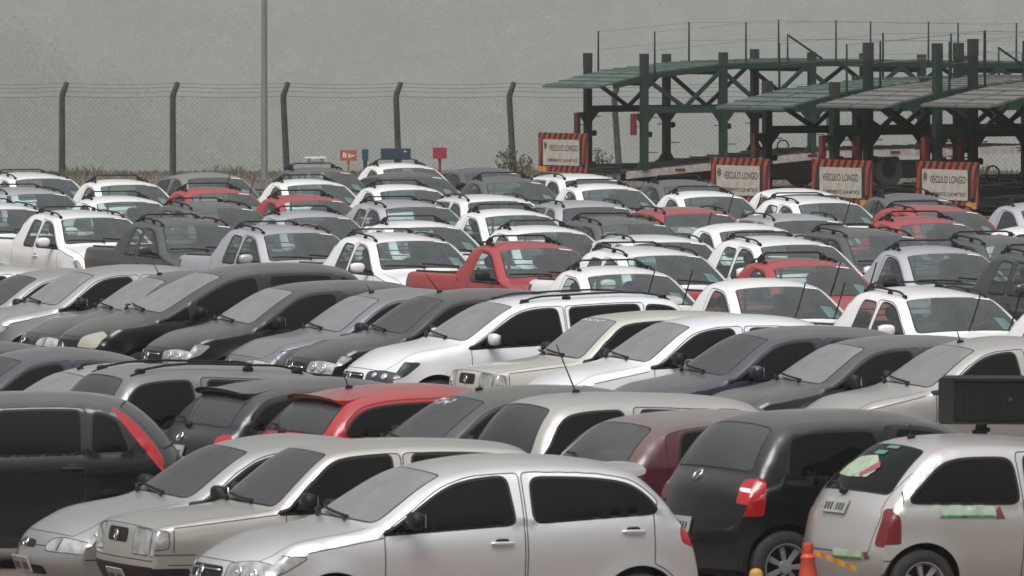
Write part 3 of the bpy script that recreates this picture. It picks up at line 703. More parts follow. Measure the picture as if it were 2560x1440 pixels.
def minivan(**k):
    d = base(L=4.04, W=1.69, st=ST([(.10, .22), (0, .45), (.07, .76), (.42, .93), (.88, 1.06), (1.85, 1.52), (2.5, 1.62), (3.55, 1.54), (3.90, 1.12), (3.95, 1.0), (4.04, .55), (3.98, .28)]),
        belt=(.95, 1.06), axles=(.78, 3.41), wr=.30, crease=.82, tumble=(.30, .14),
        windows=[dict(pts=(.98, 1.38, 1.0, 1.37), g=.06, it=2), dict(pts=(1.46, 2.30, 1.47, 2.27), door=0), dict(pts=(2.45, 3.25, 2.46, 3.22), door=1, it=3), dict(pts=(3.33, 3.72, 3.34, 3.58), it=3)],
        doors=[(1.40, 2.37, .0, .0), (2.38, 3.3, .0, .0)], mx=1.46,
        side_seams=[[(.28, .52), (.42, .50)], [(.5, .86), (1.4, .96)]],
        top_regs=[WS, RW, ('grille', [(1.25, -.44), (1.25, .44), (1.86, .46), (1.86, -.46)], 2), ('headlight*', [(1.62, .50), (1.62, .90), (2.45, 1.02), (2.62, .84), (2.10, .56)], 2), ('tail_light*', [(8.0, .86), (8.0, 1.1), (9.4, 1.1), (9.3, .86)], 2)],
        handles=[(2.2, .14, 0), (3.12, .13, 1)], badges=[(1.56, 'bolt', .06)], grille_bars=[1.56], plate_f=.8, plate_r=9.3, lens='lens_old')
    d.update(k); return d
def fox(**k):
    d = base(L=3.82, W=1.66, st=ST([(.10, .22), (0, .45), (.07, .74), (.45, .93), (.92, 1.05), (1.65, 1.46), (2.3, 1.54), (3.22, 1.47), (3.58, 1.08), (3.68, .96), (3.82, .55), (3.76, .28)]),
        belt=(.96, 1.06), axles=(.78, 3.24), wr=.30, crease=.80, tumble=(.32, .12),
        windows=[dict(pts=(1.12, 2.18, 1.2, 2.15), door=0), dict(pts=(2.35, 3.22, 2.36, 3.14), it=5, g=.09)],
        doors=[(1.18, 2.27, .06, .0)],
        side_regs=[('headlight', [(.2, .60), (.2, .76), (.42, .80), (.55, .78), (.42, .66)]), ('tail_light', [(3.44, .72), (3.42, 1.02), (3.95, 1.06), (3.95, .72)])],
        side_seams=[[(.28, .52), (.42, .50)], [(3.42, .50), (3.8, .50)], [(.56, .84), (1.18, .94)]],
        top_regs=[WS, ('rear_window', [(7.12, -.86), (7.12, .86), (7.93, .88), (7.93, -.88)], 5), ('grille', [(1.35, -.46), (1.35, .46), (1.84, .44), (1.84, -.44)], 2), ('black', [(.35, -.6), (.35, .6), (.8, .6), (.8, -.6)], 3), ('headlight*', [(1.42, .52), (1.90, .50), (2.10, .78), (2.10, 1.1), (1.42, 1.1)], 2),
                  ('tail_white*', [(8.90, .84), (8.90, 1.1), (9.08, 1.1), (9.08, .84)], 1), ('tail_light*', [(8.60, .84), (8.3, .88), (8.3, 1.1), (9.35, 1.1), (9.35, .83)], 2)],
        top_seams=[HOOD, [(1.55, 0), (1.55, 1)], [(9.55, 0), (9.55, 1)]],
        handles=[(2.1, .14, 0)], badges=[(1.6, 'vw', .055), (8.45, 'vw', .055)], grille_bars=[1.45, 1.72], plate_f=.9, plate_r=9.78, mx=1.35, bulbs=[(1.72, .64, .05), (1.70, .82, .05)])
    d.update(k); return d
def wagon(**k):  # estate with long roof
    d = fox(L=4.16, st=ST([(.10, .22), (0, .45), (.08, .70), (.50, .92), (1.0, 1.03), (1.75, 1.43), (2.4, 1.51), (3.75, 1.47), (4.02, 1.12), (4.06, .98), (4.16, .55), (4.10, .28)]),
        belt=(.93, 1.04), axles=(.80, 3.27), crease=.76, windows=[dict(pts=(1.16, 2.30, 1.25, 2.27), door=0), dict(pts=(2.42, 3.28, 2.43, 3.25), door=1, it=3), dict(pts=(3.34, 3.82, 3.35, 3.74), it=5)],
        doors=[(1.2, 2.355, .06, .0), (2.365, 3.32, .0, .0)], handles=[(2.2, .14, 0), (3.15, .13, 1)], rails=(5.15, 6.97, .84, .05), spoiler=(7.05, .14, .01), mirror='body', mx=1.42,
        side_regs=[('headlight', [(.2, .57), (.2, .73), (.42, .79), (.60, .78), (.42, .64)]), ('tail_light', [(3.86, .74), (3.84, 1.0), (4.3, 1.04), (4.3, .74)])], side_seams=[[(.28, .52), (.42, .50)], [(3.7, .50), (4.1, .50)]])
    d.update(k); return d
def suvwagon(**k):  # tall estate seen from behind
    d = base(L=4.15, W=1.64, st=ST([(.10, .24), (0, .47), (.08, .72), (.50, .90), (1.0, 1.0), (1.65, 1.42), (2.3, 1.50), (3.62, 1.45), (3.98, 1.0), (4.03, .90), (4.15, .52), (4.08, .28)]),
        belt=(.93, .97), axles=(.82, 3.25), wr=.29, windows=[dict(pts=(1.2, 2.08, 1.3, 2.05), door=0), dict(pts=(2.20, 2.86, 2.21, 2.84), door=1, it=3), dict(pts=(3.00, 3.84, 3.02, 3.72), it=3, g=.075)],
        doors=[(1.2, 2.13, .06, .0), (2.14, 2.92, .0, .0)], side_regs=[('seam', grow([(3.20, .72), (3.20, .86), (3.38, .86), (3.38, .72)], .008)), ],
        side_seams=[[(3.45, .50), (4.0, .50)]], handles=[(2.05, .14, 0), (2.95, .13, 1)], rails=(5.2, 6.95, .84, .06), spoiler=None, plate_f=.9, plate_r=9.4)
    d.update(k); return d
def fiesta(**k):
    d = base(L=3.95, W=1.68, st=ST([(.10, .22), (0, .45), (.07, .72), (.45, .92), (.95, 1.04), (1.65, 1.42), (2.3, 1.50), (3.30, 1.44), (3.78, 1.02), (3.84, .92), (3.95, .55), (3.88, .28)]),
        belt=(.95, 1.02), axles=(.80, 3.28), wr=.30, crease=.80, tumble=(.22, .10), windows=[dict(pts=(1.15, 2.14, 1.25, 2.11), door=0), dict(pts=(2.28, 3.0, 2.29, 2.98), door=1, it=2), dict(pts=(3.09, 3.42, 3.10, 3.30), it=3)],
        doors=[(1.2, 2.20, .06, .0), (2.21, 3.04, .0, .0)], handles=[(2.1, .14, 0), (2.93, .13, 1)],
        side_regs=[('tail_light', [(3.21, 1.44), (3.70, .84), (3.95, .76), (3.95, 1.50), (3.3, 1.52)])],
        top_regs=[WS, ('rear_window', [(7.12, -.80), (7.12, .80), (7.90, .82), (7.90, -.82)], 5), ('grille', [(1.35, -.45), (1.35, .45), (1.85, .42), (1.85, -.42)], 3), ('headlight*', [(1.42, .52), (1.90, .52), (2.08, .75), (2.06, 1.1), (1.42, 1.1)], 2), ('tail_light*', [(7.02, .93), (7.02, 1.1), (8.85, 1.1), (8.85, .92)], 1)],
        side_seams=[[(3.45, .50), (4.0, .50)]], plate_f=.9, plate_r=9.2)
    d.update(k); return d
def hatch2(**k):  # two door hatch with one large curved side window
    d = corsa(L=3.73, W=1.61, st=ST([(.12, .22), (0, .42), (.10, .64), (.50, .82), (1.02, .93), (1.70, 1.33), (2.25, 1.42), (3.05, 1.38), (3.54, .99), (3.62, .88), (3.73, .50), (3.66, .24)]),
        belt=(.88, .94), axles=(.79, 3.23), windows=[dict(pts=(1.15, 2.30, 1.25, 2.27), door=0), dict(pts=(2.38, 3.36, 2.39, 3.16), it=9, g=.10)],
        doors=[(1.2, 2.35, .06, .0)], side_regs=[('tail_light', [(3.42, .60), (3.43, .82), (3.52, .90), (3.9, .9), (3.9, .60)])],
        side_seams=[[(3.2, 1.33), (3.36, 1.10), (3.40, .92)], [(3.32, .48), (3.8, .46)]], handles=[(2.2, .13, 0)],
        top_regs=[WS, ('rear_window', [(7.14, -.84), (7.14, .84), (7.92, .86), (7.92, -.86)], 5), ('tail_light*', [(8.85, .86), (8.7, .93), (8.7, 1.1), (9.75, 1.1), (9.75, .86)], 3)],
        top_seams=[[(9.9, 0), (9.9, .80), (8.1, .86), (7.5, .97)]], badges=[], plate_f=None, plate_r=9.0, rear_wiper=7.98, bulbs=None)
    d.update(k); return d
def pickup(ext=False, **k):
    xr = 2.98 if ext else 2.52; xb = xr + .14
    win = [dict(pts=(1.20, 2.18, 1.3, 2.15), door=0)]
    if ext: win.append(dict(pts=(2.28, 2.70, 2.29, 2.64), it=4, g=.085))
    d = base(L=4.42, W=1.66, st=ST([(.10, .25), (0, .47), (.09, .74), (.52, .93), (1.02, 1.04), (1.72, 1.42), (2.1 if not ext else 2.25, 1.495), (xr, 1.47), (xb, 1.05), (4.36, 1.04), (4.42, .55), (4.38, .30)],
        {7: (-.05, -.06), 8: (.12, .0), 9: (-.03, 0), 10: (-.04, 0), 11: (-.04, 0)}),
        belt=(.96, .99), axles=(.82, 3.55), wr=.31, tumble=(.33, .14), crease=.78, taper=(.15, .04), tlen=(1.0, .6), fil=.05, windows=win, doors=[(1.2, 2.26, .06, .0)],
        side_regs=[('headlight', [(.2, .62), (.2, .76), (.42, .80), (.56, .78), (.42, .66)]), ('tail_light', [(4.24, .62), (4.24, .98), (4.5, .98), (4.5, .62)])],
        side_seams=[[(.56, .84), (1.2, .95)], [(xb+.02, .32), (xb+.02, .94), (xb-.05, 1.0)], [(4.0, .55), (4.3, .55)]],
        top_regs=[WS, ('rear_window', [(7.22, -.72), (7.22, .72), (7.85, .74), (7.85, -.74)], 3), ('hole', [(8.06, -.88), (8.06, .88), (8.95, .88), (8.95, -.88)], 1), ('grille', [(1.30, -.46), (1.30, .46), (1.84, .44), (1.84, -.44)], 2), ('black', [(.35, -.6), (.35, .6), (.8, .6), (.8, -.6)], 3), ('headlight*', [(1.42, .52), (1.90, .50), (2.12, .78), (2.12, 1.1), (1.42, 1.1)], 2)],
        lin=(8,), bed=(xb, 4.3, .60, .7), bed_k=(8.06, 8.95), bed_z=1.0, side_glass='clear', front_glass='clear_w', rear_glass='clear',
        tail='dark_red_lens', handles=[(2.12, .14, 0)], grille_bars=[1.5], plate_f=None, plate_r=None, mx=1.42, h=.06,
        interior=dict(dash=1.1, seat=2.0, rear=xr+.1, grid=xr+.14))
    d.update(k); return d
def crossover(**k):   # new high hatch with roof rails
    d = hatch(L=4.0, W=1.68, st=ST([(.10, .24), (0, .46), (.08, .72), (.50, .93), (.98, 1.04), (1.68, 1.45), (2.3, 1.53), (3.35, 1.46), (3.75, 1.06), (3.82, .95), (4.0, .5), (3.92, .28)]),
        belt=(.97, 1.05), axles=(.81, 3.32), wr=.31, windows=[dict(pts=(1.15, 2.2, 1.25, 2.17), door=0), dict(pts=(2.32, 3.06, 2.33, 3.02), door=1, it=3), dict(pts=(3.14, 3.50, 3.15, 3.38), it=4)],
        doors=[(1.2, 2.26, .06, .0), (2.27, 3.1, .0, .0)], rails=(5.05, 6.95, .86, .055), crossbar=None, side_glass='clear', front_glass='clear_w', rear_glass='clear', h=.06, plate_f=None, plate_r=None,
        interior=dict(dash=1.1, seat=2.0, rear=3.6, bench=2.9))
    d.update(k); return d
# ------------------------------------------------------------------ the place: ground, hill, sky haze
def mat_ground():
    m, nt, out = newmat('dirt_lot'); p = N(nt, 'ShaderNodeBsdfPrincipled'); p.inputs['Roughness'].default_value = .95
    n1 = noise(nt, .35, 8); n2 = noise(nt, 14, 6); cr = N(nt, 'ShaderNodeValToRGB')
    cr.color_ramp.elements[0].position = .3; cr.color_ramp.elements[0].color = (.07, .055, .047, 1); cr.color_ramp.elements[1].position = .72; cr.color_ramp.elements[1].color = (.17, .135, .115, 1)
    mx = N(nt, 'ShaderNodeMix'); nt.links.new(n1.outputs[0], mx.inputs[2]); nt.links.new(n2.outputs[0], mx.inputs[3]); mx.inputs[0].default_value = .5
    nt.links.new(mx.outputs[0], cr.inputs[0]); nt.links.new(cr.outputs[0], p.inputs['Base Color'])
    b = N(nt, 'ShaderNodeBump'); b.inputs['Strength'].default_value = .6; b.inputs['Distance'].default_value = .03; nt.links.new(n2.outputs[0], b.inputs['Height']); nt.links.new(b.outputs[0], p.inputs['Normal'])
    nt.links.new(p.outputs[0], out.inputs[0]); return m
def mat_leaf(name, c0, c1, sc):
    m, nt, out = newmat(name); d = N(nt, 'ShaderNodeBsdfPrincipled'); d.inputs['Roughness'].default_value = .8; d.inputs['Specular IOR Level'].default_value = .15
    n = noise(nt, sc, 4); mx = N(nt, 'ShaderNodeMix'); mx.data_type = 'RGBA'; mx.inputs[6].default_value = (*c0, 1); mx.inputs[7].default_value = (*c1, 1)
    nt.links.new(ramp(nt, n.outputs[0], .35, .65), mx.inputs[0]); nt.links.new(mx.outputs[2], d.inputs['Base Color']); nt.links.new(d.outputs[0], out.inputs[0]); return m
def terrain():
    ys = [-300, -50, 0, 60, 120, 180, 249.5, 252, 262, 290, 330, 500, 900, 2000, 3500, 3900, 4100, 4250, 4400, 4550, 4700, 4900, 5150, 5300, 5450, 5600, 5800, 6100, 6500]
    def zf(x, y):
        if y <= 252: return 0
        if y < 330: z = -26*((y-252)/78.)
        elif y < 900: z = -26 - 20*(y-330)/570.
        elif y < 5150: z = -46 - 74*(y-900)/4250.
        else: z = -120 + .25*(y-5150) 
        z += 88*math.exp(-((x+340)/170)**2)*math.exp(-((y-4550)/260)**2)
        return z + (3*math.sin(x*.012 + y*.01) + 4*math.sin(x*.02+1) if y > 330 else 0)*min(1, max(0, (y-330)/200))
    xs = np.linspace(-2600, 2600, 131); v = [(x, y, zf(x, y)) for y in ys for x in xs]; n = len(xs)
    g = MB(); f = [(j*n+i, j*n+i+1, (j+1)*n+i+1, (j+1)*n+i) for j in range(len(ys)-1) for i in range(n-1)]
    i0 = ys.index(262); near = [q for q in f if q[0]//n < i0]; far = [q for q in f if q[0]//n >= i0]
    a = MB(); a.v = v[:(i0+1)*n]; a.f = near; a.m = [0]*len(near); tag(a.build('ground', mat_ground()), kind='structure')
    b = MB(); b.v = v[i0*n:]; b.f = [tuple(k-i0*n for k in q) for q in far]; b.m = [0]*len(far); tag(b.build('hillside', mat_leaf('hill_scrub', (.03, .045, .025), (.07, .08, .045), .02), smooth=True), kind='structure')
    return zf
ZF = terrain()
def forest():
    rnd = np.random.default_rng(3); V = []; Fc = []; Mi = []
    for k in range(2500):
        y = rnd.uniform(5160, 5700); x = rnd.uniform(-400, 400)
        if k >= 1500: y = rnd.uniform(4150, 4560); x = rnd.uniform(-420, -60 if rnd.random() < .3 else -150)
        r = rnd.uniform(6, 14)*(1.5 if rnd.random() < .2 else 1); h = rnd.uniform(5, 14)
        if x < -170: r *= 1.3
        z = ZF(x, y) + h; nl = int(20*r)
        mi = int(rnd.integers(0, 3)); lobes = [(rnd.normal(0, .45, 3)*r, rnd.uniform(.35, .7)*r) for _ in range(6)]
        for _ in range(nl):
            c, lr = lobes[int(rnd.integers(0, 6))]; d = rnd.normal(0, 1, 3); d /= np.linalg.norm(d); p = np.array([x, y, z]) + c*np.array([1, 1, .7]) + d*lr*rnd.uniform(.6, 1.05)
            u = rnd.normal(0, 1, 3); u /= np.linalg.norm(u); w_ = np.cross(u, d + rnd.normal(0, .4, 3)); w_ /= np.linalg.norm(w_); s = rnd.uniform(.8, 1.7)
            b = len(V); V += [tuple(p + u*s), tuple(p + w_*s*.7), tuple(p - u*s), tuple(p - w_*s*.7)]; Fc.append((b, b+1, b+2, b+3)); Mi.append(mi)
        b = len(V); V += [(x-.3, y, z-h-2), (x+.3, y, z-h-2), (x+.15, y, z+1), (x-.15, y, z+1)]; Fc.append((b, b+1, b+2, b+3)); Mi.append(3)
    me = bpy.data.meshes.new('forest'); me.from_pydata(V, [], Fc)
    for m in (mat_leaf('leaves_dark', (.03, .042, .022), (.05, .065, .035), .02), mat_leaf('leaves_pale', (.09, .105, .065), (.15, .16, .10), .02), mat_leaf('leaves_mid', (.045, .06, .035), (.08, .095, .055), .02), simple('bark', (.07, .055, .045), .9)): me.materials.append(m)
    me.polygons.foreach_set('material_index', Mi); me.update(); o = bpy.data.objects.new('forest', me); COL.objects.link(o); tag(o, kind='stuff')
forest()
def weeds():
    rnd = random.Random(5); m = MB()
    for k in range(7000):
        x = rnd.uniform(-15, 15); y = 247.6 - abs(rnd.gauss(0, 7)) * (rnd.random() < .75); h = rnd.uniform(.05, .22)*(1.5 if (x*1.3) % 5 < 1.2 else .8); a = rnd.uniform(0, 6.28)
        dx, dy = .012*math.cos(a), .012*math.sin(a); l = rnd.uniform(-.12, .12)
        m.add([(x-dx, y-dy, 0), (x+dx, y+dy, 0), (x+dx*.6+l*.4, y+dy, h*.6), (x+l, y, h)], [(0, 1, 2, 3)])
    o = m.build('grass', mat_leaf('dry_grass', (.10, .10, .06), (.20, .18, .12), 2)); tag(o, kind='stuff')
weeds()
def weed_plant(px, h, label, seed):
    rnd = random.Random(seed); m = MB(); b0 = at(px, 437); 
    for k in range(9):
        a = Vector((rnd.gauss(0, .10), rnd.gauss(0, .1), 0)); p = [a]
        for j in range(4): p.append(p[-1] + Vector((rnd.gauss(0, .07), rnd.gauss(0, .05), h*rnd.uniform(.15, .3))))
        m.tube(p, [.012, .010, .008, .006, .004], 4)
        for q in p[1:]:
            for _ in range(5):
                u = Vector((rnd.gauss(0, 1), rnd.gauss(0, 1), rnd.gauss(0, 1))).normalized()*.05; w_ = u.cross(Vector((rnd.random(), rnd.random(), 1))).normalized()*.025; c = q + Vector((rnd.gauss(0, .06), rnd.gauss(0, .05), rnd.gauss(0, .05))); m.add([c+u, c+w_, c-u, c-w_], [(0, 1, 2, 3)])
    o = m.build('weed_plant', mat_leaf('weed_leaf', (.12, .12, .085), (.20, .19, .14), 3)); o.location = (b0.x, 246.6, 0); tag(o, label, 'weed', 'dry weeds along the wire fence')
weed_plant(1262, .62, 'tall dry weed on the left of the fence post beside the first striped sign', 1)
weed_plant(1300, .50, 'low bushy weed on the right of the fence post beside the first striped sign', 2)
weed_plant(1512, .62, 'thin bare weed standing under the leftmost green trailer', 3)
weed_plant(2100, .70, 'thin bare weed seen between the green trailer posts above the third sign', 4)
weed_plant(2375, .65, 'dry weed seen between the green trailer posts above the fourth sign', 5)

# haze: one closed box round the scene
def haze():
    m = bpy.data.materials.new('haze'); m.use_nodes = True; nt = m.node_tree; nt.nodes.clear(); out = nt.nodes.new('ShaderNodeOutputMaterial')
    v = nt.nodes.new('ShaderNodeVolumePrincipled'); v.inputs['Color'].default_value = (.82, .835, .81, 1); v.inputs['Density'].default_value = HAZE; v.inputs['Anisotropy'].default_value = .0
    nt.links.new(v.outputs[0], out.inputs['Volume'])
    b = MB(); b.box((0, 3100, 70), (5600, 7000, 560)); o = b.build('haze', m); tag(o, kind='stuff')
HAZE = .00021
haze()

# ------------------------------------------------------------------ fence, pole, little signs
FY = 247.0
M['concrete'] = simple('weathered_concrete', (.055, .052, .047), .9, bump=.4, bscale=30, var=.3)
M['wire'] = simple('galvanised_wire', (.20, .20, .20), .5, .6)
M['steel'] = simple('pole_steel', (.26, .27, .28), .5, .4, var=.08)
fposts = [155-277, 155, 432, 708, 990, 1273, 1535, 1800, 2070, 2345, 2620]
fence = empty('wire_fence', (0, FY, 0)); tag(fence, 'chain link fence with bent concrete posts and barbed wire behind the parking lot', 'fence')
lean = [0, 0, 0, -.10, -.08, -.12, -.15, -.12, -.1, -.1, 0]
tops = []
for i, px in enumerate(fposts):
    p = at_y(px, 240, FY); x = p.x; z1 = p.z - (.02*i - .1)*.0; b = Vector((x - lean[i], 0, -.1)); k = Vector((x, 0, z1)); t = k + Vector((.13, 0, .36))
    m = MB(); m.tube([b, b + (k-b)*.97, k + (t-k)*.08, t - (t-k)*.05, t], [.085, .075, .075, .065, .05], 8); m.build('fence_post', M['concrete'], fence, 40); tops.append((k, t))
m = MB()
for (k0, t0), (k1, t1) in zip(tops, tops[1:]):
    for u, v in ((k0, k1), (k0 + (t0-k0)*.35, k1 + (t1-k1)*.35), (k0 + (t0-k0)*.65, k1 + (t1-k1)*.65), (t0 + Vector((0, 0, -.03)), t1 + Vector((0, 0, -.03)))):
        pts = [u + (v-u)*j/8 + Vector((0, 0, -.04*math.sin(math.pi*j/8))) for j in range(9)]; m.tube(pts, .008, 3)
m.build('barbed_wire', M['wire'], fence)
m = MB(); xa, xb = tops[0][0].x, tops[-1][0].x; Hf = 2.0; sp_ = .085
x = xa - Hf
while x < xb:
    for sg in (1, -1):
        x0, x1 = (x, x+Hf) if sg > 0 else (x+Hf, x); m.bar((x0, .03*sg, .02), (x1, .03*sg, Hf+.02), .0045)
    x += sp_*1.5
m.build('chain_link', M['wire'], fence)

lp = MB(); b0 = at(661, 452); top = at_y(659, -140, b0.y)
lp.tube([(0, 0, -.1), (0, 0, 1.5), (0, 0, 9.0)], [.085, .078, .055], 16); lamp = empty('lamp_post', (b0.x, b0.y, 0)); lp.build('pole', M['steel'], lamp, 40)
m = MB(); m.box((0, 0, .02), (.4, .4, .05)); m.build('base_plate', M['steel'], lamp); m = MB(); m.tube([(0, 0, 8.9), (.3, 0, 9.2), (.9, 0, 9.3)], .03, 8); m.build('bracket', M['steel'], lamp, 40)
m = MB(); m.blob((1.15, 0, 9.28), (.6, .25, .14)); m.build('lamp_head', M['steel'], lamp, True)
tag(lamp, 'tall plain grey steel lamp post rising out of the frame', 'lamp post')

def glyph_board(name, px0, px1, py0, py1, Y, col, stick, label, cat='sign', post_col=None, marks=None, extra=None):
    a = at_y(px0, py0, Y); c = at_y(px1, py1, Y); r = empty(name, ((a.x+c.x)/2, Y, 0)); w2 = c.x-a.x; h2 = a.z-c.z; zc = (a.z+c.z)/2
    m = MB(); m.box((0, 0, zc), (w2, .04, h2)); m.build('board', simple(name+'_board', col, .5, var=.15), r)
    m = MB(); m.box((0, .045, (c.z+a.z)/4 + .05), (stick, .05, (a.z+c.z)/2 + .1)); m.build('post', simple(name+'_post', post_col or col, .6), r)
    if marks:
        m = MB()
        for (x, z, ww, hh) in marks: m.box((x*w2/2, -.024, zc + z*h2/2), (ww*w2, .008, hh*h2))
        m.build('lettering', M['paper'], r)
    tag(r, label, cat); return r
glyph_board('small_sign', 850, 892, 375, 402, 243, (.42, .10, .05), .06, 'small orange sign with worn white lettering behind the parked pickups', post_col=(.4, .12, .08),
            marks=[(-.55, .1, .06, .5), (-.35, .25, .14, .14), (-.3, -.05, .06, .4), (0.1, .2, .14, .12), (.05, -.1, .05, .4), (.2, -.25, .14, .12), (.5, -.05, .22, .12)])
glyph_board('small_sign', 905, 921, 373, 400, 243, (.03, .065, .09), .10, 'narrow dark blue sign on a thick post beside the small orange sign', post_col=(.03, .05, .07))
glyph_board('bin_panel', 952, 1027, 371, 399, 244, (.02, .05, .075), .08, 'wide dark teal panel on a stand in front of a fence post', 'panel', marks=[(.62, .45, .07, .12)])
glyph_board('small_sign', 1082, 1117, 369, 397, 243, (.30, .03, .05), .07, 'small square red sign on a red post left of the striped trailer sign', post_col=(.22, .03, .04), marks=None)
# white loading ramp stand far behind the cars
r = empty('ramp_stand', tuple(at_y(789, 437, 243) * Vector((1, 1, 0)) if False else (at_y(789, 437, 243).x, 243, 0))); z1 = at_y(789, 394, 243).z
m = MB(); m.box((0, 0, z1), (.54, .4, .035)); m.build('stand_top', M['paper'], r)
for sx in (-.17, .17):
    m = MB(); m.bar((sx, 0, 0), (sx, 0, z1-.02), .09, .06); m.build('leg', M['paper'], r)
m = MB(); m.box((0, 0, z1-.11), (.30, .05, .03)); m.box((0, 0, z1-.19), (.30, .05, .03)); m.build('crossbar', M['paper'], r)
tag(r, 'white metal stand with a flat top behind the grey pickup beside the lamp post', 'stand')

# ------------------------------------------------------------------ green car carrier trailers
def mat_green(name, c, rust):
    m, nt, out = newmat(name); p = N(nt, 'ShaderNodeBsdfPrincipled'); p.inputs['Roughness'].default_value = .55
    n = noise(nt, 3.0, 8, rough=.7); mx = N(nt, 'ShaderNodeMix'); mx.data_type = 'RGBA'; mx.inputs[6].default_value = (*c, 1); mx.inputs[7].default_value = (*rust, 1)
    nt.links.new(ramp(nt, n.outputs[0], .52, .72), mx.inputs[0]); nt.links.new(mx.outputs[2], p.inputs['Base Color']); nt.links.new(p.outputs[0], out.inputs[0]); return m
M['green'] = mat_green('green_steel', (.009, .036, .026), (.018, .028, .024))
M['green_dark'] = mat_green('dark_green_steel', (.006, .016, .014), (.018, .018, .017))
M['green_deck'] = mat_green('green_deck_plate', (.07, .11, .088), (.15, .165, .145))
M['grey_deck'] = mat_green('worn_grey_deck_plate', (.14, .138, .128), (.07, .085, .07))
M['low_deck'] = mat_green('dark_deck_plate', (.030, .038, .032), (.075, .07, .06))
M['rail_white'] = simple('dirty_white_rail', (.40, .36, .33), .7, var=.25)
M['sign_face'] = simple('sign_face', (.47, .44, .38), .6, var=.18, bscale=30)
M['sign_red'] = simple('sign_red', (.38, .055, .035), .55, var=.3); M['sign_black'] = simple('sign_black', (.025, .03, .025), .5)
M['ink'] = simple('black_ink', (.02, .02, .02), .6); M['yellow'] = simple('worn_yellow', (.50, .27, .05), .5, var=.2)
def text_mesh(txt, w_, h_, name, mat, parent, M4):
    cu = bpy.data.curves.new(name, 'FONT'); cu.body = txt; cu.size = 1; cu.extrude = .0; cu.align_x = 'CENTER'; cu.align_y = 'CENTER'; cu.offset = .012
    o = bpy.data.objects.new(name, cu); COL.objects.link(o); dg = bpy.context.evaluated_depsgraph_get(); me = bpy.data.meshes.new_from_object(o.evaluated_get(dg)); bpy.data.objects.remove(o)
    co = np.array([v.co[:] for v in me.vertices]); lo, hi = co.min(0), co.max(0); sx, sy = w_/(hi[0]-lo[0]), h_/(hi[1]-lo[1])
    for v in me.vertices: v.co = M4 @ Vector(((v.co.x-(lo[0]+hi[0])/2)*sx, (v.co.y-(lo[1]+hi[1])/2)*sy, 0))
    me.materials.clear(); me.materials.append(mat); q = bpy.data.objects.new(name, me); COL.objects.link(q); q.parent = parent; return q
def striped_sign(parent, x0, zl, zh, hw, logo, seed, yel):
    """board in the plane x = x0, seen from -x, wide in y; letters read from the -x side"""
    sg = empty('warning_sign'); sg.parent = parent; sg.location = (x0, 0, 0)
    m = MB(); m.box((.02, 0, (zl+zh)/2), (.03, hw*2, zh-zl), 1)
    # slanting red stripes, clipped to the board
    H = zh-zl; P = .24; n = int((2*hw+H)/P)+3
    for i in range(-2, n):
        for (ya, yb, za, zb2) in ((-hw, hw, zh-.16, zh), (-hw, hw, zl, zl+.15), (-hw, -hw+.24, zl+.15, zh-.16), (hw-.20, hw, zl+.15, zh-.16)):
            s0 = i*P - hw - H*.5; q = [(s0 + (za-zl)*-.55, za), (s0+P*.52 + (za-zl)*-.55, za), (s0+P*.52 + (zb2-zl)*-.55, zb2), (s0 + (zb2-zl)*-.55, zb2)]
            q = [(min(yb, max(ya, y + H*.55)), z) for y, z in q]
            if abs(q[0][0]-q[1][0]) < 1e-4 and abs(q[2][0]-q[3][0]) < 1e-4: continue
            m.add([(-.001, y, z) for y, z in q], [(0, 1, 2, 3)], 0)
    m.build('board', [M['sign_red'], M['sign_black']], sg)
    fw = hw*1.38 if not logo else hw*1.46; yc = .02*hw if not logo else .06; zc = (zl+zh)/2 - .0; fh = H*.66
    m = MB(); m.box((-.008, yc, zc), (.012, fw, fh)); m.build('panel', M['sign_face'], sg)
    # local axes: reading direction from +y (far, left in view) to -y
    B = Matrix(((0, 0, -1, -.0155), (-1, 0, 0, yc), (0, 1, 0, zc), (0, 0, 0, 1)))
    text_mesh('VEÍCULO LONGO', fw*(.80 if logo else .86), fh*.30, 'lettering', M['ink'], sg, B @ Matrix.Translation((fw*(.06 if logo else 0), fh*.20, 0)))
    text_mesh('COMPRIMENTO 22,40 METROS', fw*.86, fh*.15, 'lettering', M['ink'], sg, B @ Matrix.Translation((fw*.02, -fh*.32, 0)))
    if logo:
        m = MB(); c = B @ Matrix.Translation((-fw*.43, fh*.26, .002)); m.tube([c @ Vector((.055*math.cos(a), .075*math.sin(a), 0)) for a in np.linspace(0, 2*math.pi, 17)], .010, 4, cap=False); m.tube([c @ Vector((-.03, .03, 0)), c @ Vector((0, -.04, 0)), c @ Vector((.03, .04, 0))], .010, 4); m.build('emblem', M['ink'], sg)
    if yel:
        m = MB(); m.box((-.015, -hw*.80*yel, zl+.06), (.012, .36, .13)); m.build('reflector_plate', M['yellow'], sg)
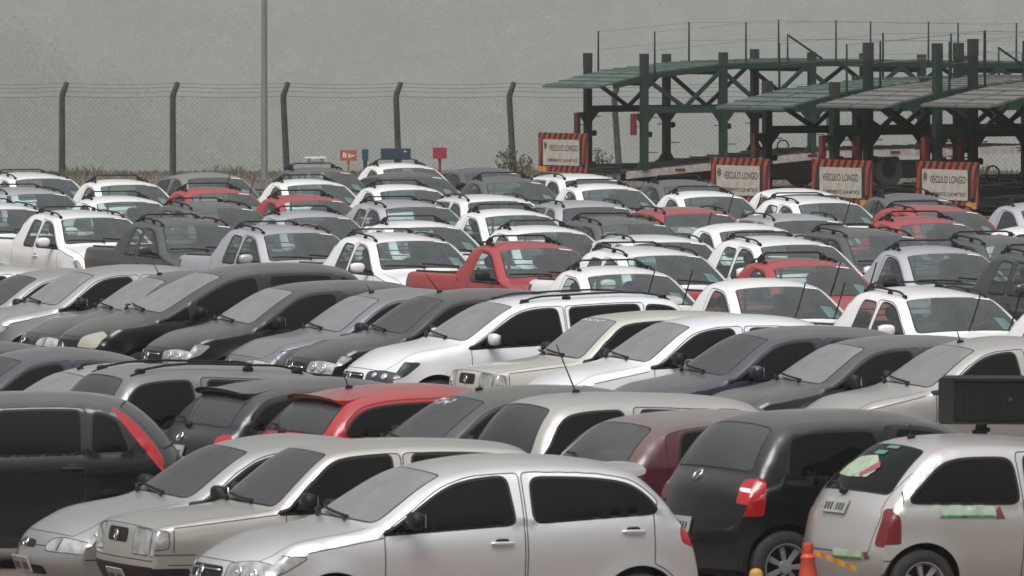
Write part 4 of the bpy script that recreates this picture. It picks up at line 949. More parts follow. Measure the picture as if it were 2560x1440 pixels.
def carrier(loc, rz, deck, label, ph=3.2, dz=0., logo=True, sign=True, L=12., seed=0, yel=1, bows=(2.50, 2.85, 3.05)):
    rnd = random.Random(seed); r = empty('car_carrier_trailer', loc, rz); HW = 1.25; G = M['green']; GD = M['green_dark']
    def updeck(x): return float(np.interp(x, [-1.1, .5, 2.6, 5.5, 9, 13], [bows[0], bows[1], bows[2], bows[2]+.06, bows[2], bows[2]-.05])) + dz
    def lodeck(x): return float(np.interp(x, [-.3, 5.5, 13], [.46, .92, 1.0]))
    xs = np.linspace(-1.1, L, 30)
    for sg in (1, -1):      # upper runways, one each side
        m = MB(); ya, yb = sg*HW*.98, sg*.04
        for a, b in zip(xs, xs[1:]):
            za, zb2 = updeck(a), updeck(b)
            m.add([(a, ya, za), (b, ya, zb2), (b, yb, zb2), (a, yb, za), (a, ya, za-.05), (b, ya, zb2-.05), (b, yb, zb2-.05), (a, yb, za-.05)], [(0,1,2,3), (7,6,5,4), (0,4,5,1), (3,2,6,7), (0,3,7,4), (1,5,6,2)])
        for a in np.linspace(-1.0, L-.3, 34): m.bar((a, ya, updeck(a)+.012), (a, yb, updeck(a)+.012), .03, .02)
        m.build('upper_runway', M[deck], r)
        m = MB()
        for a, b in zip(xs[1:], xs[2:]): m.bar((a, ya, updeck(a)-.10), (b, ya, updeck(b)-.10), .06, .13)
        m.build('deck_beam', G, r)
        # side truss: beam with diagonals under the upper deck
        m = MB(); zb_ = 1.93; m.bar((.3, sg*HW, zb_), (L, sg*HW, zb_), .10, .16)
        nodes = [.3, 1.35, 2.4, 3.6, 4.8, 6.2, 7.6, 9, 10.5, L]
        for i, (a, b) in enumerate(zip(nodes, nodes[1:])):
            if i % 2 == 0: m.bar((a, sg*HW, updeck(a)-.16), (b, sg*HW, zb_+.05), .07, .09)
            else: m.bar((a, sg*HW, zb_+.05), (b, sg*HW, updeck(b)-.16), .07, .09)
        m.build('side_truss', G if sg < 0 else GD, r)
        m = MB(); m.bar((-.3, sg*HW, lodeck(-.3)-.08), (5.5, sg*HW, lodeck(5.5)-.10), .07, .17); m.bar((5.5, sg*HW, lodeck(5.5)-.10), (L, sg*HW, lodeck(L)-.10), .07, .17); m.build('lower_side_rail', M['rail_white'], r)
        if sg < 0:
            for a in (1.2, 3.4, 5.0, 7.4):
                m = MB(); m.box((a, sg*(HW+.045), lodeck(a)-.08), (.28, .012, .06)); m.build('side_reflector', M['dark_red_lens'], r)
        for i, x in enumerate((.2, 2.45, 5.0, 8.2, 11.3)):     # posts
            ht = ph + dz + (rnd.uniform(-.05, .1) if i else 0) - (.1 if i > 2 else 0); m = MB(); m.bar((x, sg*HW, lodeck(x)), (x, sg*HW, ht), .17, .15, 0, (1, 0, 0)); m.bar((x, sg*HW, ht-.32), (x, sg*HW, ht+.02), .18, .16, 1, (1, 0, 0))
            for dx in (-1, 1):       # gusset plates at the beam and at the foot
                zf_ = lodeck(x); yy = sg*HW
                m.add([(x+dx*.08, yy-.03, zb_-.08), (x+dx*.30, yy-.03, zb_-.08), (x+dx*.08, yy-.03, zb_-.34), (x+dx*.08, yy+.03, zb_-.08), (x+dx*.30, yy+.03, zb_-.08), (x+dx*.08, yy+.03, zb_-.34)], [(0,1,2), (5,4,3), (0,3,4,1), (1,4,5,2), (2,5,3,0)])
                m.add([(x+dx*.08, yy-.03, zf_), (x+dx*.24, yy-.03, zf_), (x+dx*.08, yy-.03, zf_+.22), (x+dx*.08, yy+.03, zf_), (x+dx*.24, yy+.03, zf_), (x+dx*.08, yy+.03, zf_+.22)], [(2,1,0), (3,4,5), (0,1,4,3), (1,2,5,4), (2,0,3,5)])
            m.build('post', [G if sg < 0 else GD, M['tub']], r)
            if i < 3:
                
                for xa_, xb_, zz in ((.08, .38, zf_+.42), (-.26, -.06, zb_-.38), (.08, .36, zf_+1.25)):
                    m = MB(); m.bar((x+xa_, sg*HW, zz), (x+xb_, sg*HW, zz), .02); m.build('step_iron', M['plastic'], r)
                m = MB(); m.blob((x+.16, sg*(HW-.02), zf_+.85), (.14, .12, .14)); m.build('winch', M['plastic'], r)
        for i, x in enumerate((.5, 3.1, 5.7, 8.4, 11.0)):     # thin guard posts with wires
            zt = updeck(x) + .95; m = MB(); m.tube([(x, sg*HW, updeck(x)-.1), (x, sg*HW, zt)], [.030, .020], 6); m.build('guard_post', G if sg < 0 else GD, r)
        m = MB()
        for hz_ in (.93, .50): m.tube([(x, sg*HW, updeck(x)+hz_ - .02*(j % 2)) for j, x in enumerate((.5, 1.8, 3.1, 4.4, 5.7, 7.0, 8.4, 9.7, 11.0))], .0045, 3)
        m.build('guard_wire', M['wire'], r)
        # red lamp stack behind the first post
        m = MB(); m.box((-.10, sg*HW+.0, zb_-.34), (.10, .14, .50), 0); 
        m.build('tail_lamp', [M['dark_red_lens']], r)
    m = MB()                                           # lower deck plates
    ys = [-HW+.04, -.35, .35, HW-.04]
    for a, b in zip(np.linspace(-.3, L, 26), np.linspace(-.3, L, 26)[1:]):
        for y0, y1 in ((ys[0], ys[1]), (ys[2], ys[3])): m.add([(a, y0, lodeck(a)), (b, y0, lodeck(b)), (b, y1, lodeck(b)), (a, y1, lodeck(a))], [(0, 1, 2, 3)])
        m.add([(a, -.35, lodeck(a)-.10), (b, -.35, lodeck(b)-.10), (b, .35, lodeck(b)-.10), (a, .35, lodeck(a)-.10)], [(0, 1, 2, 3)])
        m.bar((a, -HW, lodeck(a)+.015), (a, HW, lodeck(a)+.015), .05, .03)
    m.build('lower_deck', M['low_deck'], r)
    for x in (.2, 2.45, 5.0, 8.2, 11.3):
        m = MB(); m.bar((x, -HW, updeck(x)-.22), (x, HW, updeck(x)-.22), .10, .12); m.build('cross_beam', GD, r)
    m = MB(); m.box((5.5, 0, .42), (9.5, 1.3, .42)); m.bar((1.2, -.5, .6), (1.2, -.5, .2), .1); m.build('chassis', M['tub'], r)
    for x in (6.2, 7.3):
        for sg in (1, -1):
            m = MB(); m.lathe([(.2, -.12), (.40, -.12), (.43, -.08), (.43, .08), (.40, .12), (.2, .12)], 24, 0, Matrix.Translation((x, sg*1.05, .43)) @ Matrix.Rotation(math.pi/2, 4, 'X')); m.build('wheel', M['tyre'], r, 40)
    # folded ladder bars standing on the upper deck
    m = MB(); m.tube([(4.3, -HW, updeck(4.3)), (4.3, -HW, updeck(4.3)+.62), (5.3, -HW, updeck(5.3)+.02)], .03, 6); m.build('ladder_bar', G, r)
    # winch and coiled hose on the lower deck
    m = MB(); c = Vector((4.5, -.75, lodeck(4.5)+.18)); m.tube([c + Vector((.16*math.cos(a), 0, .15*math.sin(a))) for a in np.linspace(0, 2*math.pi, 15)], .02, 5, cap=False); m.build('hose_reel', M['plastic'], r)
    if sign:
        m = MB()
        for sg in (1, -1): m.bar((.2, sg*.9, .62), (-1.32, sg*.9, .62), .06, .08); m.bar((-1.22, sg*.9, .50), (-1.22, sg*.9, 1.30), .05)
        m.build('sign_frame', GD, r); striped_sign(r, -1.3, .45, 1.38, 1.10, logo, seed, yel)
    tag(r, label, 'trailer', 'green car carrier trailers parked behind the pickups'); return r
CR = R(32); cu_, cs_ = math.cos(CR), math.sin(CR)
def carrier_at(px, py, z, **k):
    """puts the near lower corner of the sign at a pixel"""
    p = at(px, py, z); lx, ly = -1.3, -1.12; return (p.x - (lx*cu_ - ly*cs_), p.y - (lx*cs_ + ly*cu_), 0)
l1 = carrier_at(1470, 432, .45)
carrier(l1, CR, 'green_deck', 'green two-deck car carrier standing leftmost, its striped sign tilted and worn', ph=3.25, logo=True, seed=1, yel=-1)
l2 = carrier_at(1925, 502, .52)
carrier(l2, CR, 'green_deck', 'green car carrier second from the left with a pale green ramp and round emblem sign', ph=3.0, dz=-.08, seed=2, yel=0)
l3 = (l2[0]+2.02, l2[1]-1.96, 0)
carrier(l3, CR, 'grey_deck', 'green car carrier with a grey ramp and a striped sign without emblem', ph=3.75, dz=-.02, logo=False, seed=3, yel=1)
l4 = (l3[0]+2.05, l3[1]-2.1, 0)
carrier(l4, CR, 'grey_deck', 'green car carrier with a grey ramp, its emblem sign rightmost of the four', ph=3.8, dz=.02, seed=4, yel=1)
l5 = (l4[0]+2.3, l4[1]-1.4, 0)
carrier(l5, CR, 'grey_deck', 'green car carrier cut off by the right edge, its sign out of view', ph=3.85, dz=.02, seed=5, yel=1)
#KS_BEGIN
KS = {(869, 1007): 0.9850, (633, 990): 0.9865, (308, 952): 0.9970, (1212, 1007): 1.0315, (54, 905): 1.0135, (-215, 888): 0.9865, (2437, 877): 1.0330, (2163, 873): 0.9670, (1725, 819): 1.0015, (1542, 805): 0.9985, (1109, 753): 1.0210, (949, 751): 1.0315, (736, 731): 0.9595, (416, 704): 1.0255, (235, 690): 1.0075, (92, 698): 0.9805, (-62, 688): 0.9865, (408, 571): 0.9970, (660, 590): 0.9955, (941, 610): 0.9925, (1839, 726): 0.9985, (2266, 753): 1.0015, (2600, 655): 1.0540, (958, 425): 0.9910, (974, 448): 1.0090, (984, 575): 0.9730, (1292, 588): 0.9940, (1413, 454): 0.9970, (1408, 524): 0.9940, (1502, 568): 0.9820, (1661, 541): 0.9820, (1659, 469): 1.0030, (1584, 613): 0.9445, (1567, 647): 1.0150, (1935, 558): 0.9730, (1799, 582): 0.9985, (1902, 620): 1.0195, (2117, 598): 1.0105, (2251, 566): 1.0360, (2269, 642): 1.0150, (2462, 618): 1.0090, (2545, 590): 1.0150}
#KS_END
# ------------------------------------------------------------------ placing the cars
PLACED = []
def put_at(root, lp, px, py, deg, label=''):
    """stands a vehicle on the ground so that its point lp is seen at (px, py); KS holds small differences in height"""
    k = KS.get((px, py), 1.0); PLACED.append((root, lp.copy(), px, py, deg)); lp = Vector((lp.x, lp.y, lp.z*k)); root.scale = (1, 1, k)
    w_ = at(px, py, lp.z); q = Matrix.Rotation(R(deg), 3, 'Z') @ Vector((lp.x, lp.y, 0))
    root.location = (w_.x - q.x, w_.y - q.y, 0); root.rotation_euler = (0, 0, R(deg))
BLK = dict(dust=.40)
def P_(name, *a, **k): return paint(name, *a, **k)
ROW_CARS = []
def lone(name, sp, corner, px, py, deg, label, cat, group=None):
    sh = build_car(name, sp); sd = 1 if deg > 90 else -1
    lp = {'wt': sh.surf(4.93, .89*sd), 'rt': sh.surf(7.10, .84*sd), 'tl': sh.surf(7.02, 1.0*sd), 'wb': sh.surf(4.07, .90*sd)}[corner]
    put_at(sh.root, lp, px, py, deg); tag(sh.root, label, cat, group); return sh
silver = P_('silver', (.90, .90, .90), .16, .70, .28); beige = P_('champagne', (.58, .56, .52), .30, .6, .32); greysil = P_('grey_silver', (.48, .485, .48), .34, .7, .32)
black = P_('black', (.003, .0045, .007), .27, 0, .3); charcoal = P_('charcoal', (.011, .013, .017), .33, .2, .35); navy = P_('navy', (.006, .013, .032), .30, .2, .35)
bluegrey = P_('blue_grey', (.17, .18, .185), .36, .6, .34); redp = P_('bright_red', (.38, .008, .014), .22, .0, .33); maroon = P_('maroon', (.075, .010, .018), .45, .1, .35)
whitep = P_('clean_white', (.74, .75, .78), .15, 0, .35); cream = P_('cream', (.52, .51, .46), .22, 0, .38); lightbeige = P_('light_beige', (.46, .45, .43), .30, .4, .36); slate = P_('slate_blue', (.16, .19, .23), .4, .35, .38)
palesil = P_('pale_silver', (.42, .42, .42), .35, .6, .36); bluecar = P_('steel_blue', (.17, .185, .21), .34, .5, .36)
HL = 200     # heading of the cars that point left
G1 = 'cars parked side by side pointing left'; G2 = 'cars parked with their tails to the camera'
# nearest row
lone('hatchback', gol(paint=silver, front_glass='tint_w2', badges=[(1.6, 'vw', .055)], wheel='cap'), 'wt', 1098, 1190, HL, 'large silver four-door hatchback nearest the camera with a spoiler and dark tinted windows', 'car', G1)
lone('hatchback', boxy(paint=beige, front_glass='tint_w3'), 'wt', 815, 1138, HL, 'boxy beige car with square headlights between two silver cars at the front', 'car', G1)
lone('sedan', corsa(paint=greysil, front_glass='tint_w3'), 'wt', 619, 1132, HL, 'rounded grey-silver sedan with oval headlights at the lower left', 'car', G1)
lone('hatchback', fiesta(paint=black, rear_wiper=None, handle='black'), 'tl', 280, 1022, 180.6, 'black hatchback with a long red corner tail lamp cut off by the left edge', 'car')
EST = lone('hatchback', hatch2(paint=P_('warm_silver', (.70, .685, .66), .26, .65, .32), tail='dark_red_lens', rear_glass='tint', antenna=(6.85, .0, .12, .1)), 'rt', 2315, 1127, 24, 'silver two-door hatchback with green stickers and a black loudspeaker box on its roof', 'car', G2)
lone('hatchback', fox(paint=black, rear_glass='tint_w'), 'rt', 1930, 1072, 26, 'tall black hatchback seen from behind with red and white tail lamps', 'car', G2)
lone('hatchback', hatch(paint=maroon, rear_glass='tint_w'), 'rt', 1630, 1074, 27, 'dark maroon hatchback partly hidden behind the silver hatchback and the tall black one', 'car', G2)
lone('estate_car', suvwagon(paint=lightbeige, L=3.9, rails=None, antenna=(6.6, .1, .42, .45), rear_wiper=7.95, rear_glass='tint_w3'), 'rt', 1375, 1027, 25, 'pale silver estate seen from behind with a long antenna leaning back', 'car', G2)
lone('hatchback', gol(paint=redp, rear_glass='tint_w3', antenna=(6.7, 0, .14, .4)), 'rt', 869, 1007, 25, 'bright red hatchback with a roof spoiler seen from behind', 'car', G2)
lone('hatchback', gol(paint=black, rear_glass='tint_w3'), 'rt', 633, 990, 25, 'black hatchback with a roof spoiler left of the bright red one', 'car', G2)
lone('estate_car', suvwagon(paint=bluegrey, rear_glass='tint_w3'), 'rt', 308, 952, 25, 'blue-grey estate car with roof rails and a large square rear side window', 'car', G2)
M6 = lone('hatchback', hatch(paint=charcoal, front_glass='tint_w3', antenna=(5.3, 0, .05, .2)), 'wt', 1212, 1007, HL, 'dusty charcoal hatchback with white letters on its windscreen behind the bright red one', 'car', G1)
lone('sedan', corsa(paint=navy, front_glass='tint_w3'), 'wt', 54, 905, HL, 'dark navy sedan with its front cut off by the left edge', 'car', G1)
lone('sedan', corsa(paint=beige, front_glass='tint_w2', antenna=(5.2, .1, .05, .2)), 'wt', 222, 946, HL, 'beige sedan wedged between the navy sedan and the blue-grey estate', 'car', G1)
lone('hatchback', hatch(paint=black), 'wt', -215, 888, HL, 'black car roof just showing above the navy sedan at the left edge', 'car', G1)
# middle row pointing left
lone('hatchback', corsa(paint=lightbeige, front_glass='tint_w2', antenna=(5.15, .1, .14, -.3)), 'wt', 2437, 877, HL, 'beige sedan at the right edge, last of the middle row, behind the loudspeaker box', 'car', G1)
lone('hatchback', hatch(paint=charcoal, front_glass='tint_w2'), 'wt', 2163, 873, HL, 'dusty dark grey hatchback left of the beige sedan at the right edge', 'car', G1)
lone('hatchback', hatch(paint=navy, front_glass='tint_w3', mirror='body'), 'wt', 1921, 850, HL, 'dusty dark blue hatchback between the white hatchback and the dark grey one', 'car', G1)
lone('hatchback', hatch(paint=whitep, front_glass='tint_w2'), 'wt', 1725, 819, HL, 'clean white hatchback in the middle row right of the cream one', 'car', G1)
L9 = lone('hatchback', boxy(paint=cream, front_glass='tint_w2', belt=(.90, .95)), 'wt', 1542, 805, HL, 'cream old hatchback with a white letter band across the top of its windscreen', 'car', G1)
lone('estate_car', wagon(paint=whitep, front_glass='tint_w2', lens='lens_dark', bulbs=[(1.80, .66, .035), (1.80, .84, .04)]), 'wt', 1280, 768, HL, 'white estate car with black roof rails and white door mirror', 'car', G1)
lone('hatchback', hatch(paint=black, front_glass='tint_w3', antenna=(5.3, .0, .22, -.8)), 'wt', 1109, 753, HL, 'black hatchback with an antenna, directly left of the white estate car', 'car', G1)
lone('hatchback', corsa(paint=bluecar, front_glass='tint_w2', badges=[(1.62, 'bar', .05)], antenna=(5.2, .1, .1, -.6)), 'wt', 949, 751, HL, 'blue-grey round-nosed car between two black cars in the middle row', 'car', G1)
lone('hatchback', fox(paint=black, front_glass='tint_w2'), 'wt', 736, 731, HL, 'black tall hatchback with bright headlights right of the minivan', 'car', G1)
lone('minivan', minivan(paint=black, front_glass='tint_w2'), 'wt', 554, 692, HL, 'black minivan with a chrome grille bar and clouded headlights', 'minivan', G1)
lone('sedan', corsa(paint=charcoal, front_glass='tint_w2', antenna=(5.2, .1, .14, -.6)), 'wt', 416, 704, HL, 'dusty dark grey sedan directly left of the black minivan', 'car', G1)
lone('hatchback', hatch(paint=palesil, front_glass='tint_w2'), 'wt', 235, 690, HL, 'silver hatchback second from the left edge of the middle row', 'car', G1)
lone('sedan', corsa(paint=greysil, front_glass='tint_w3'), 'wt', 92, 698, HL, 'dusty grey sedan at the left edge of the middle row', 'car', G1)
lone('sedan', corsa(paint=silver), 'wt', -62, 688, HL, 'silver arched roof at the left edge below the first white pickup', 'car', G1)

# ------------------------------------------------------------------ new pickups and hatchbacks behind
lilac = paint('lilac_silver', (.50, .50, .54), .08, .3, .35); grey = paint('new_grey', (.085, .085, .09), .10, .25, .35); red = paint('new_red', (.36, .035, .042), .06, 0, .35)
green_grey = paint('grey_green', (.22, .225, .215), .15, .3, .35); dgrey = paint('dark_grey', (.055, .055, .062), .10, .25, .35); brick = paint('soft_red', (.48, .05, .055), .07, 0, .36)
CMAP = dict(w=WHITE, s=lilac, g=grey, r=red, q=green_grey, d=dgrey)
PROTO = {}
def proto(key):
    if key in PROTO: return PROTO[key]
    sp = {'pe': lambda: pickup(True, rails=(5.05, 6.98, .86, .045), crossbar=(6.85, .06), mirror='body'),
          'ps': lambda: pickup(False, rails=(6.0, 6.98, .86, .04), crossbar=(6.6, .07)),
          'pn': lambda: pickup(False),
          'xo': lambda: crossover(),
          'sd': lambda: corsa(W=1.68, side_glass='clear', front_glass='clear_w', rear_glass='clear', plate_f=None, plate_r=None, h=.06, interior=dict(dash=1.15, seat=2.0, rear=3.2, bench=2.7), L=4.2)}[key]()
    sh = build_car({'pe': 'pickup_truck', 'ps': 'pickup_truck', 'pn': 'pickup_truck', 'xo': 'hatchback', 'sd': 'sedan'}[key], sp)
    PROTO[key] = [sh, tree_of(sh.root), False]; return PROTO[key]
def field(key, col, px, py, label, deg=-66, up=0, group='new pickups and cars parked nose to tail facing the camera'):
    pr = proto(key); sh, tree, used = pr
    tr = [(c, g) for c, g in tree if not (up and c.name.split('.')[0] == 'wiper')]
    r = copy_tree(sh.root, {WHITE.name: CMAP[col]} if col != 'w' else None, tr); r.name = sh.root.name
    if up: wipers(sh, r, 4, 1, True, 2)
    put_at(r, sh.surf(4.93, -.89), px, py, deg + random.uniform(-1.2, 1.2)); pick = key[0] == 'p'
    tag(r, label, {'p': 'pickup', 'x': 'car', 's': 'car'}[key[0]], group); return r
FIELD = [
 # nearest diagonal, left to right
 ('pe', 'w', 153, 551, 'white pickup with roof rails leftmost in the nearest line of pickups'),
 ('pe', 'd', 408, 571, 'dark grey pickup with an open bed in the nearest line of pickups'),
 ('pe', 's', 660, 590, 'pale silver pickup with its bed beside the dark grey pickup'),
 ('pe', 'w', 941, 610, 'white pickup directly left of the nearest red pickup'),
 ('ps', 'r', 1251, 629, 'red pickup with its whole bed and black mirror showing'),
 ('ps', 'w', 1470, 694, 'white pickup with raised wipers directly right of the nearest red pickup', 1),
 ('pn', 'w', 1839, 726, 'white pickup with raised wipers in front of the red pickup with raised wipers', 1),
 ('pe', 'w', 2266, 753, 'large white pickup at the lower right, nearest of all the pickups', 1),
 ('pe', 'w', 2690, 800, 'white pickup bed at the right edge above the beige car'),
 ('pe', 'd', 2600, 655, 'dark grey pickup cut off by the right edge with its long bed showing'),
 ('pe', 'w', -62, 530, 'white pickup cut off by the left edge beside the leftmost white pickup'),
 ('pe', 's', 17, 491, 'lilac silver pickup at the left edge behind the leftmost white pickups'),
 ('pe', 'w', 39, 452, 'white pickup farthest back at the left edge'),
 ('ps', 'w', 252, 468, 'white pickup in the far left, behind another white one right of the left edge'),
 ('ps', 'w', 242, 511, 'white pickup behind the leftmost white pickup of the nearest line'),
 ('sd', 'q', 470, 449, 'grey-green sedan with raised wipers and a curved side window far left', 1),
 ('ps', 'r', 479, 489, 'red pickup far left in front of the grey-green sedan'),
 ('pe', 'g', 479, 528, 'dark grey pickup directly in front of the far left red pickup'),
 ('ps', 'g', 745, 436, 'grey pickup farthest back in front of the white metal stand'),
 ('ps', 'w', 719, 467, 'white pickup behind a red one, right of the lamp post'),
 ('ps', 'r', 709, 508, 'red pickup right of the lamp post, between two pale pickups'),
 ('ps', 's', 712, 550, 'lilac silver pickup directly in front of the red one near the lamp post'),
 ('ps', 'w', 958, 425, 'white pickup in front of the dark teal panel, farthest back'),
 ('sd', 'd', 974, 448, 'dark grey sedan without roof rails in front of the teal panel'),
 ('sd', 'd', 1163, 436, 'dark grey sedan right of the small red sign'),
 ('ps', 'g', 1216, 461, 'grey pickup in front of the dark sedan right of the small red sign'),
 ('ps', 'w', 951, 481, 'white pickup directly in front of the dark sedan by the teal panel'),
 ('xo', 'w', 1171, 509, 'white high hatchback showing its long left side, centre of the field', 0, -73),
 ('pe', 's', 964, 524, 'silver pickup with roof rails, centre left, two behind the nearest white one'),
 ('ps', 'w', 1213, 545, 'white short cab pickup with a black mirror in the centre of the field'),
 ('ps', 'w', 984, 575, 'white pickup directly behind the white one beside the nearest red pickup'),
 ('ps', 'w', 1292, 588, 'white pickup directly behind the nearest red pickup'),
 ('xo', 'w', 1413, 454, 'white high hatchback directly below the first striped sign', 0, -68),
 ('ps', 'w', 1455, 479, 'white pickup in front of the white high hatchback below the first striped sign'),
 ('xo', 's', 1408, 524, 'silver white high hatchback with curved rails, centre right of the field', 0, -74),
 ('pe', 'g', 1502, 568, 'dark grey pickup with roof rails in the centre right of the field'),
 ('xo', 'r', 1661, 541, 'red high hatchback showing its long side, centre right of the field', 1, -74),
 ('ps', 'g', 1659, 469, 'grey pickup farthest back left of the second striped sign'),
 ('ps', 'w', 1710, 498, 'white pickup with raised wiper directly below the second striped sign', 1),
 ('xo', 'w', 1584, 613, 'white high hatchback with roof rails behind the white pickup with raised wipers', 0, -73),
 ('pe', 'w', 1567, 647, 'white pickup with roof rails diagonally behind the white pickup with raised wipers'),
 ('pn', 'w', 1942, 491, 'white pickup without roof rails between the second and third striped signs'),
 ('pe', 'w', 1996, 514, 'white pickup with roof rails directly below the third striped sign', 1),
 ('xo', 's', 1935, 558, 'silver high hatchback with roof rails below the third striped sign', 0, -74),
 ('pn', 'w', 1799, 582, 'white pickup without roof rack between the red hatchback and a white railed pickup'),
 ('pe', 'w', 1902, 620, 'white pickup with roof rails directly behind the red pickup with raised wipers'),
 ('ps', 'r', 1935, 674, 'red pickup with raised wipers and a roof crossbar in the right half', 1),
 ('pe', 'd', 2117, 598, 'dark grey pickup right of two white railed pickups in the right half'),
 ('ps', 'g', 2227, 505, 'dark grey pickup farthest back below the fourth striped sign'),
 ('pe', 'r', 2291, 536, 'red pickup with roof rails below the fourth striped sign'),
 ('ps', 'r', 2251, 566, 'red pickup with a crossbar, in front of the other red one on the right'),
 ('ps', 's', 2269, 642, 'silver pickup with a pale mirror directly behind the large white one at lower right'),
 ('pe', 'd', 2462, 618, 'dark grey pickup near the right edge behind the silver pickup'),
 ('ps', 's', 2553, 528, 'silver pickup cut off by the right edge, farthest back'),
 ('pn', 'w', 2545, 590, 'white roofed pickup at the right edge behind a dark grey one'),
]
for e in FIELD:
    key, col, px, py, lab = e[:5]; field(key, col, px, py, lab, e[6] if len(e) > 6 else -66, e[5] if len(e) > 5 else 0)
for k, (sh, tree, used) in PROTO.items():       # the templates themselves are not part of the lot
    for c, gs in tree:
        for g in gs: bpy.data.objects.remove(g)
        bpy.data.objects.remove(c)
    bpy.data.objects.remove(sh.root)
# ------------------------------------------------------------------ stickers, writing on glass, loudspeaker, cone and tape
M['st_green'] = simple('sticker_pale_green', (.36, .45, .33), .5, var=.2, bscale=60); M['st_dark'] = simple('sticker_dark_green', (.05, .20, .07), .4)
M['st_teal'] = simple('sticker_teal', (.08, .26, .20), .4); M['st_red'] = simple('sticker_red', (.34, .09, .11), .4); M['st_brown'] = simple('sticker_brown', (.14, .05, .05), .5)
def surf_patch(sh, name, f, outline, mat, off=.004):
    """a thin sheet following the body: f maps the outline's bounding grid onto the car"""
    q = np.array(outline, float); x0, y0 = q.min(0); x1, y1 = q.max(0); h = max((x1-x0), (y1-y0))/14
    P, T, tg = cdt([tuple(p) for p in resample(outline, h)], [], h); m = MB(); m.add([f(a, b, off) for a, b in P], [tuple(int(i) for i in t) for t in T]); return m.build(name, mat, sh.root, True)
fr = lambda k, t, off: EST.surf(k, t, off); fs = lambda x, z, off: EST.side(x, z, -1, off)
surf_patch(EST, 'sticker', fr, [(7.36, -.02), (7.40, .45), (7.55, .62), (7.68, .62), (7.72, .2), (7.70, -.25), (7.58, -.34), (7.45, -.22)], M['st_green'], .006)
surf_patch(EST, 'sticker', fr, [(7.50, -.20), (7.46, -.28), (7.54, -.38), (7.70, -.10), (7.66, -.02)], M['st_red'], .009)
surf_patch(EST, 'sticker', fr, [(7.16, -.30), (7.16, .02), (7.22, .02), (7.22, -.30)], M['st_teal'], .006)
surf_patch(EST, 'sticker', fr, [(7.27, -.15), (7.27, .15), (7.34, .15), (7.34, -.15)], M['st_teal'], .006)
surf_patch(EST, 'sticker', fs, [(2.60, .80), (3.10, .81), (3.10, .90), (2.60, .89)], M['st_green']); surf_patch(EST, 'sticker', fs, [(2.60, .80), (3.10, .81), (3.10, .83), (2.60, .82)], M['st_dark'], .007)
surf_patch(EST, 'sticker', fs, [(2.52, .79), (2.56, .89), (2.60, .86), (2.60, .79)], M['st_brown'])
surf_patch(EST, 'sticker', fr, [(9.84, -.20), (9.84, -.72), (10.08, -.72), (10.08, -.20)], M['st_green'], .006); surf_patch(EST, 'sticker', fr, [(10.02, -.20), (10.02, -.72), (10.09, -.72), (10.09, -.20)], M['st_dark'], .009)
surf_patch(EST, 'sticker', fr, [(9.90, -.74), (9.86, -.78), (10.06, -.84), (10.08, -.76)], M['st_brown'], .006)
# white letters on two windscreens (worn past reading: blocks of broken strokes)
def glass_letters(sh, k0, k1, t0, t1, n, lab):
    m = MB(); rnd = random.Random(n)
    for i in range(n):
        a = t0 + (t1-t0)*i/n; w_ = (t1-t0)/n*.68
        for s in range(3):
            u0 = rnd.choice((0, .4, .7)); kk = k0 + (k1-k0)*u0; p = [sh.surf(kk, a + w_*(s/3), .006), sh.surf(kk + (k1-k0)*.3, a + w_*(s/3), .006), sh.surf(kk + (k1-k0)*.3, a + w_*((s+1)/3), .006), sh.surf(kk, a + w_*((s+1)/3), .006)]
            m.add(p, [(0, 1, 2, 3)])
    m.build('lettering', M['paper'], sh.root)
glass_letters(L9, 4.88, 4.81, -.70, .60, 9, '')
glass_letters(M6, 4.83, 4.70, -.42, .34, 8, '')

# loudspeaker box on the silver hatchback
M['spk'] = simple('speaker_case', (.010, .010, .011), .55, bump=.25, bscale=120); M['cloth_black'] = simple('speaker_cloth', (.004, .004, .004), .95, bump=.5, bscale=400)
def speaker_box():
    th = EST.root.rotation_euler.z; Q = Matrix.Rotation(th, 3, 'Z')
    p = at_y(2345, 1060, EST.root.location.y + .1); sc = F/(p.y)          # left lower edge of the box
    zt = at_y(2345, 945, p.y).z; zb_ = p.z; H = zt-zb_; W_ = 1.05; D = .62
    ln = empty('loudspeaker', (p.x + .0, p.y - .05, zb_), R(-6))
    m = MB(); m.box((W_/2, D/2, H/2), (W_, D, H)); o = m.build('case', M['spk'], ln)
    bm = bmesh.new(); bm.from_mesh(o.data); bmesh.ops.bevel(bm, geom=bm.edges[:], offset=.012, segments=2, affect='EDGES'); bm.to_mesh(o.data); bm.free()
    m = MB(); m.box((-.004+.13+ (W_-.17)/2, -.006, H/2), (W_-.18, .014, H-.07)); m.build('grille_cloth', M['cloth_black'], ln)
    m = MB()
    for zz in (.012, H-.012): m.bar((.12, -.014, zz), (W_-.01, -.014, zz), .014, .014)
    for xx in (.125, W_-.02): m.bar((xx, -.014, .012), (xx, -.014, H-.012), .014, .014)
    m.bar((.235, -.012, .03), (.235, -.012, H-.03), .008, .008); m.build('frame', M['plastic'], ln)
    m = MB(); m.lathe([(.02, 0), (.019, .006), (.001, .008)], 12, 0, Matrix.Translation((.58, -.014, H*.55)) @ Matrix.Rotation(math.pi/2, 4, 'X')); m.build('badge', M['rubber'], ln)
    for (x, y) in ((.33, .12), (.33, .50), (.90, .12), (.90, .50)):
        m = MB(); m.bar((x, y, 0), (x, y, -.055), .07, .05); m.box((x, y, -.065), (.12, .08, .03)); m.build('foot', M['plastic'], ln)
    tag(ln, 'black loudspeaker box standing on the roof of the silver hatchback at the right edge', 'loudspeaker')
speaker_box()

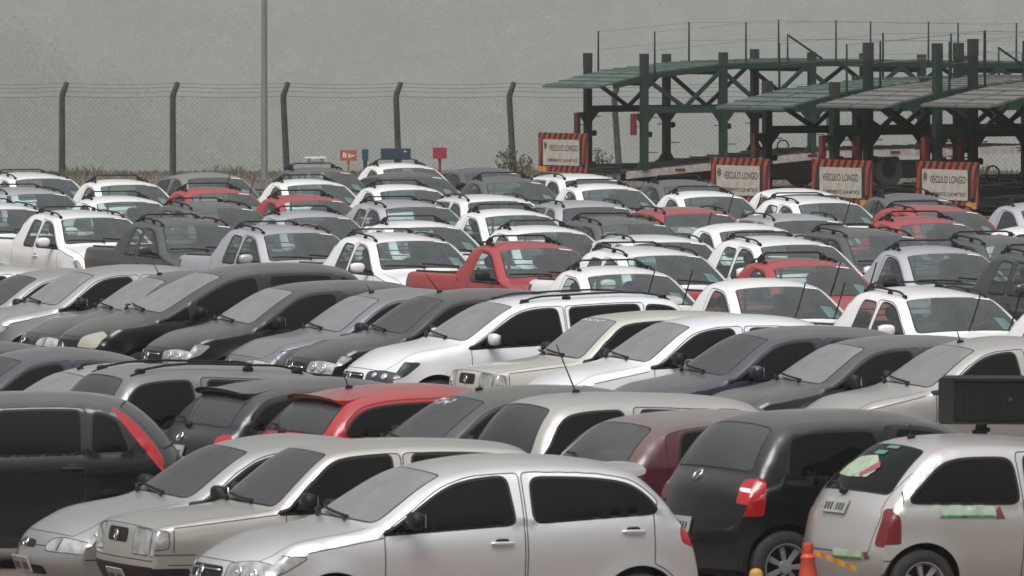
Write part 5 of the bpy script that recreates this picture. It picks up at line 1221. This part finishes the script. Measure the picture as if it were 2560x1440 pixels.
# traffic cone with striped tape
M['cone_orange'] = simple('cone_orange', (.48, .06, .02), .6, var=.25); M['cone_white'] = simple('cone_white_band', (.55, .56, .50), .5, var=.1)
def cone(px, py, Y, label):
    p = at_y(px, py, Y); h = p.z; r = empty('traffic_cone', (p.x, Y, 0))
    prof = lambda z: .030 + (h-z)*.17
    def seg(z0, z1, mat, name):
        m = MB(); m.lathe([(prof(z0), z0), (prof((z0+z1)/2), (z0+z1)/2), (prof(z1), z1)], 24); return m.build(name, mat, r, True)
    m = MB(); m.lathe([(prof(.03), .03), (prof(h*.42), h*.42)], 24); m.lathe([(prof(h*.62), h*.62), (prof(h*.80), h*.80), (prof(h*.84)+.012, h*.84), (prof(h*.90)-.004, h*.88), (.045, h*.97), (.040, h), (.001, h)], 24); m.build('body', M['cone_orange'], r, 40)
    seg(h*.42, h*.62, M['cone_white'], 'white_band'); m = MB(); m.box((0, 0, .018), (.40, .40, .035)); m.build('base', M['cone_orange'], r)
    tag(r, label, 'cone', 'traffic cones'); return r, h
YC = EST.root.location.y - 2.6
c1, hc = cone(2020, 1358, YC, 'orange cone with a white band between the tall black hatchback and the silver one')
p0 = at_y(2036, 1380, YC); p1 = at_y(2142, 1424, YC - .2); m = MB()
d = (p1-p0); n = 7
for i in range(n):
    a, b = p0 + d*i/n, p0 + d*(i+1)/n; m.add([a + Vector((0, 0, .022)), b + Vector((0, 0, .022)), b - Vector((0, 0, .022)), a - Vector((0, 0, .022)), a + Vector((0, .006, .022)), b + Vector((0, .006, .022)), b + Vector((0, .006, -.022)), a + Vector((0, .006, -.022))], [(0, 3, 2, 1), (4, 5, 6, 7), (0, 1, 5, 4), (3, 7, 6, 2), (1, 2, 6, 5), (0, 4, 7, 3)], i % 2)
tp = m.build('cone_bar', [M['yellow'], simple('tape_amber', (.42, .14, .04), .5)]); tag(tp, 'yellow and amber striped bar sloping down from the orange cone', 'barrier bar')
m = MB(); e = at_y(2160, 1440, YC - .3); m.tube([e + Vector((-.18, 0, -.45)), e + Vector((-.18, 0, .0)), e + Vector((.25, 0, .0)), e + Vector((.25, 0, -.45))], .012, 6)
p = at_y(1890, 1430, YC + .6); m = MB(); m.blob((p.x, p.y, p.z - .12), (.12, .10, .30)); m.tube([(p.x, p.y, 0), (p.x, p.y, p.z-.05)], .03, 8)
o = m.build('yellow_post', M['yellow'], None, True); tag(o, 'short yellow post top just showing under the tall black hatchback', 'post')
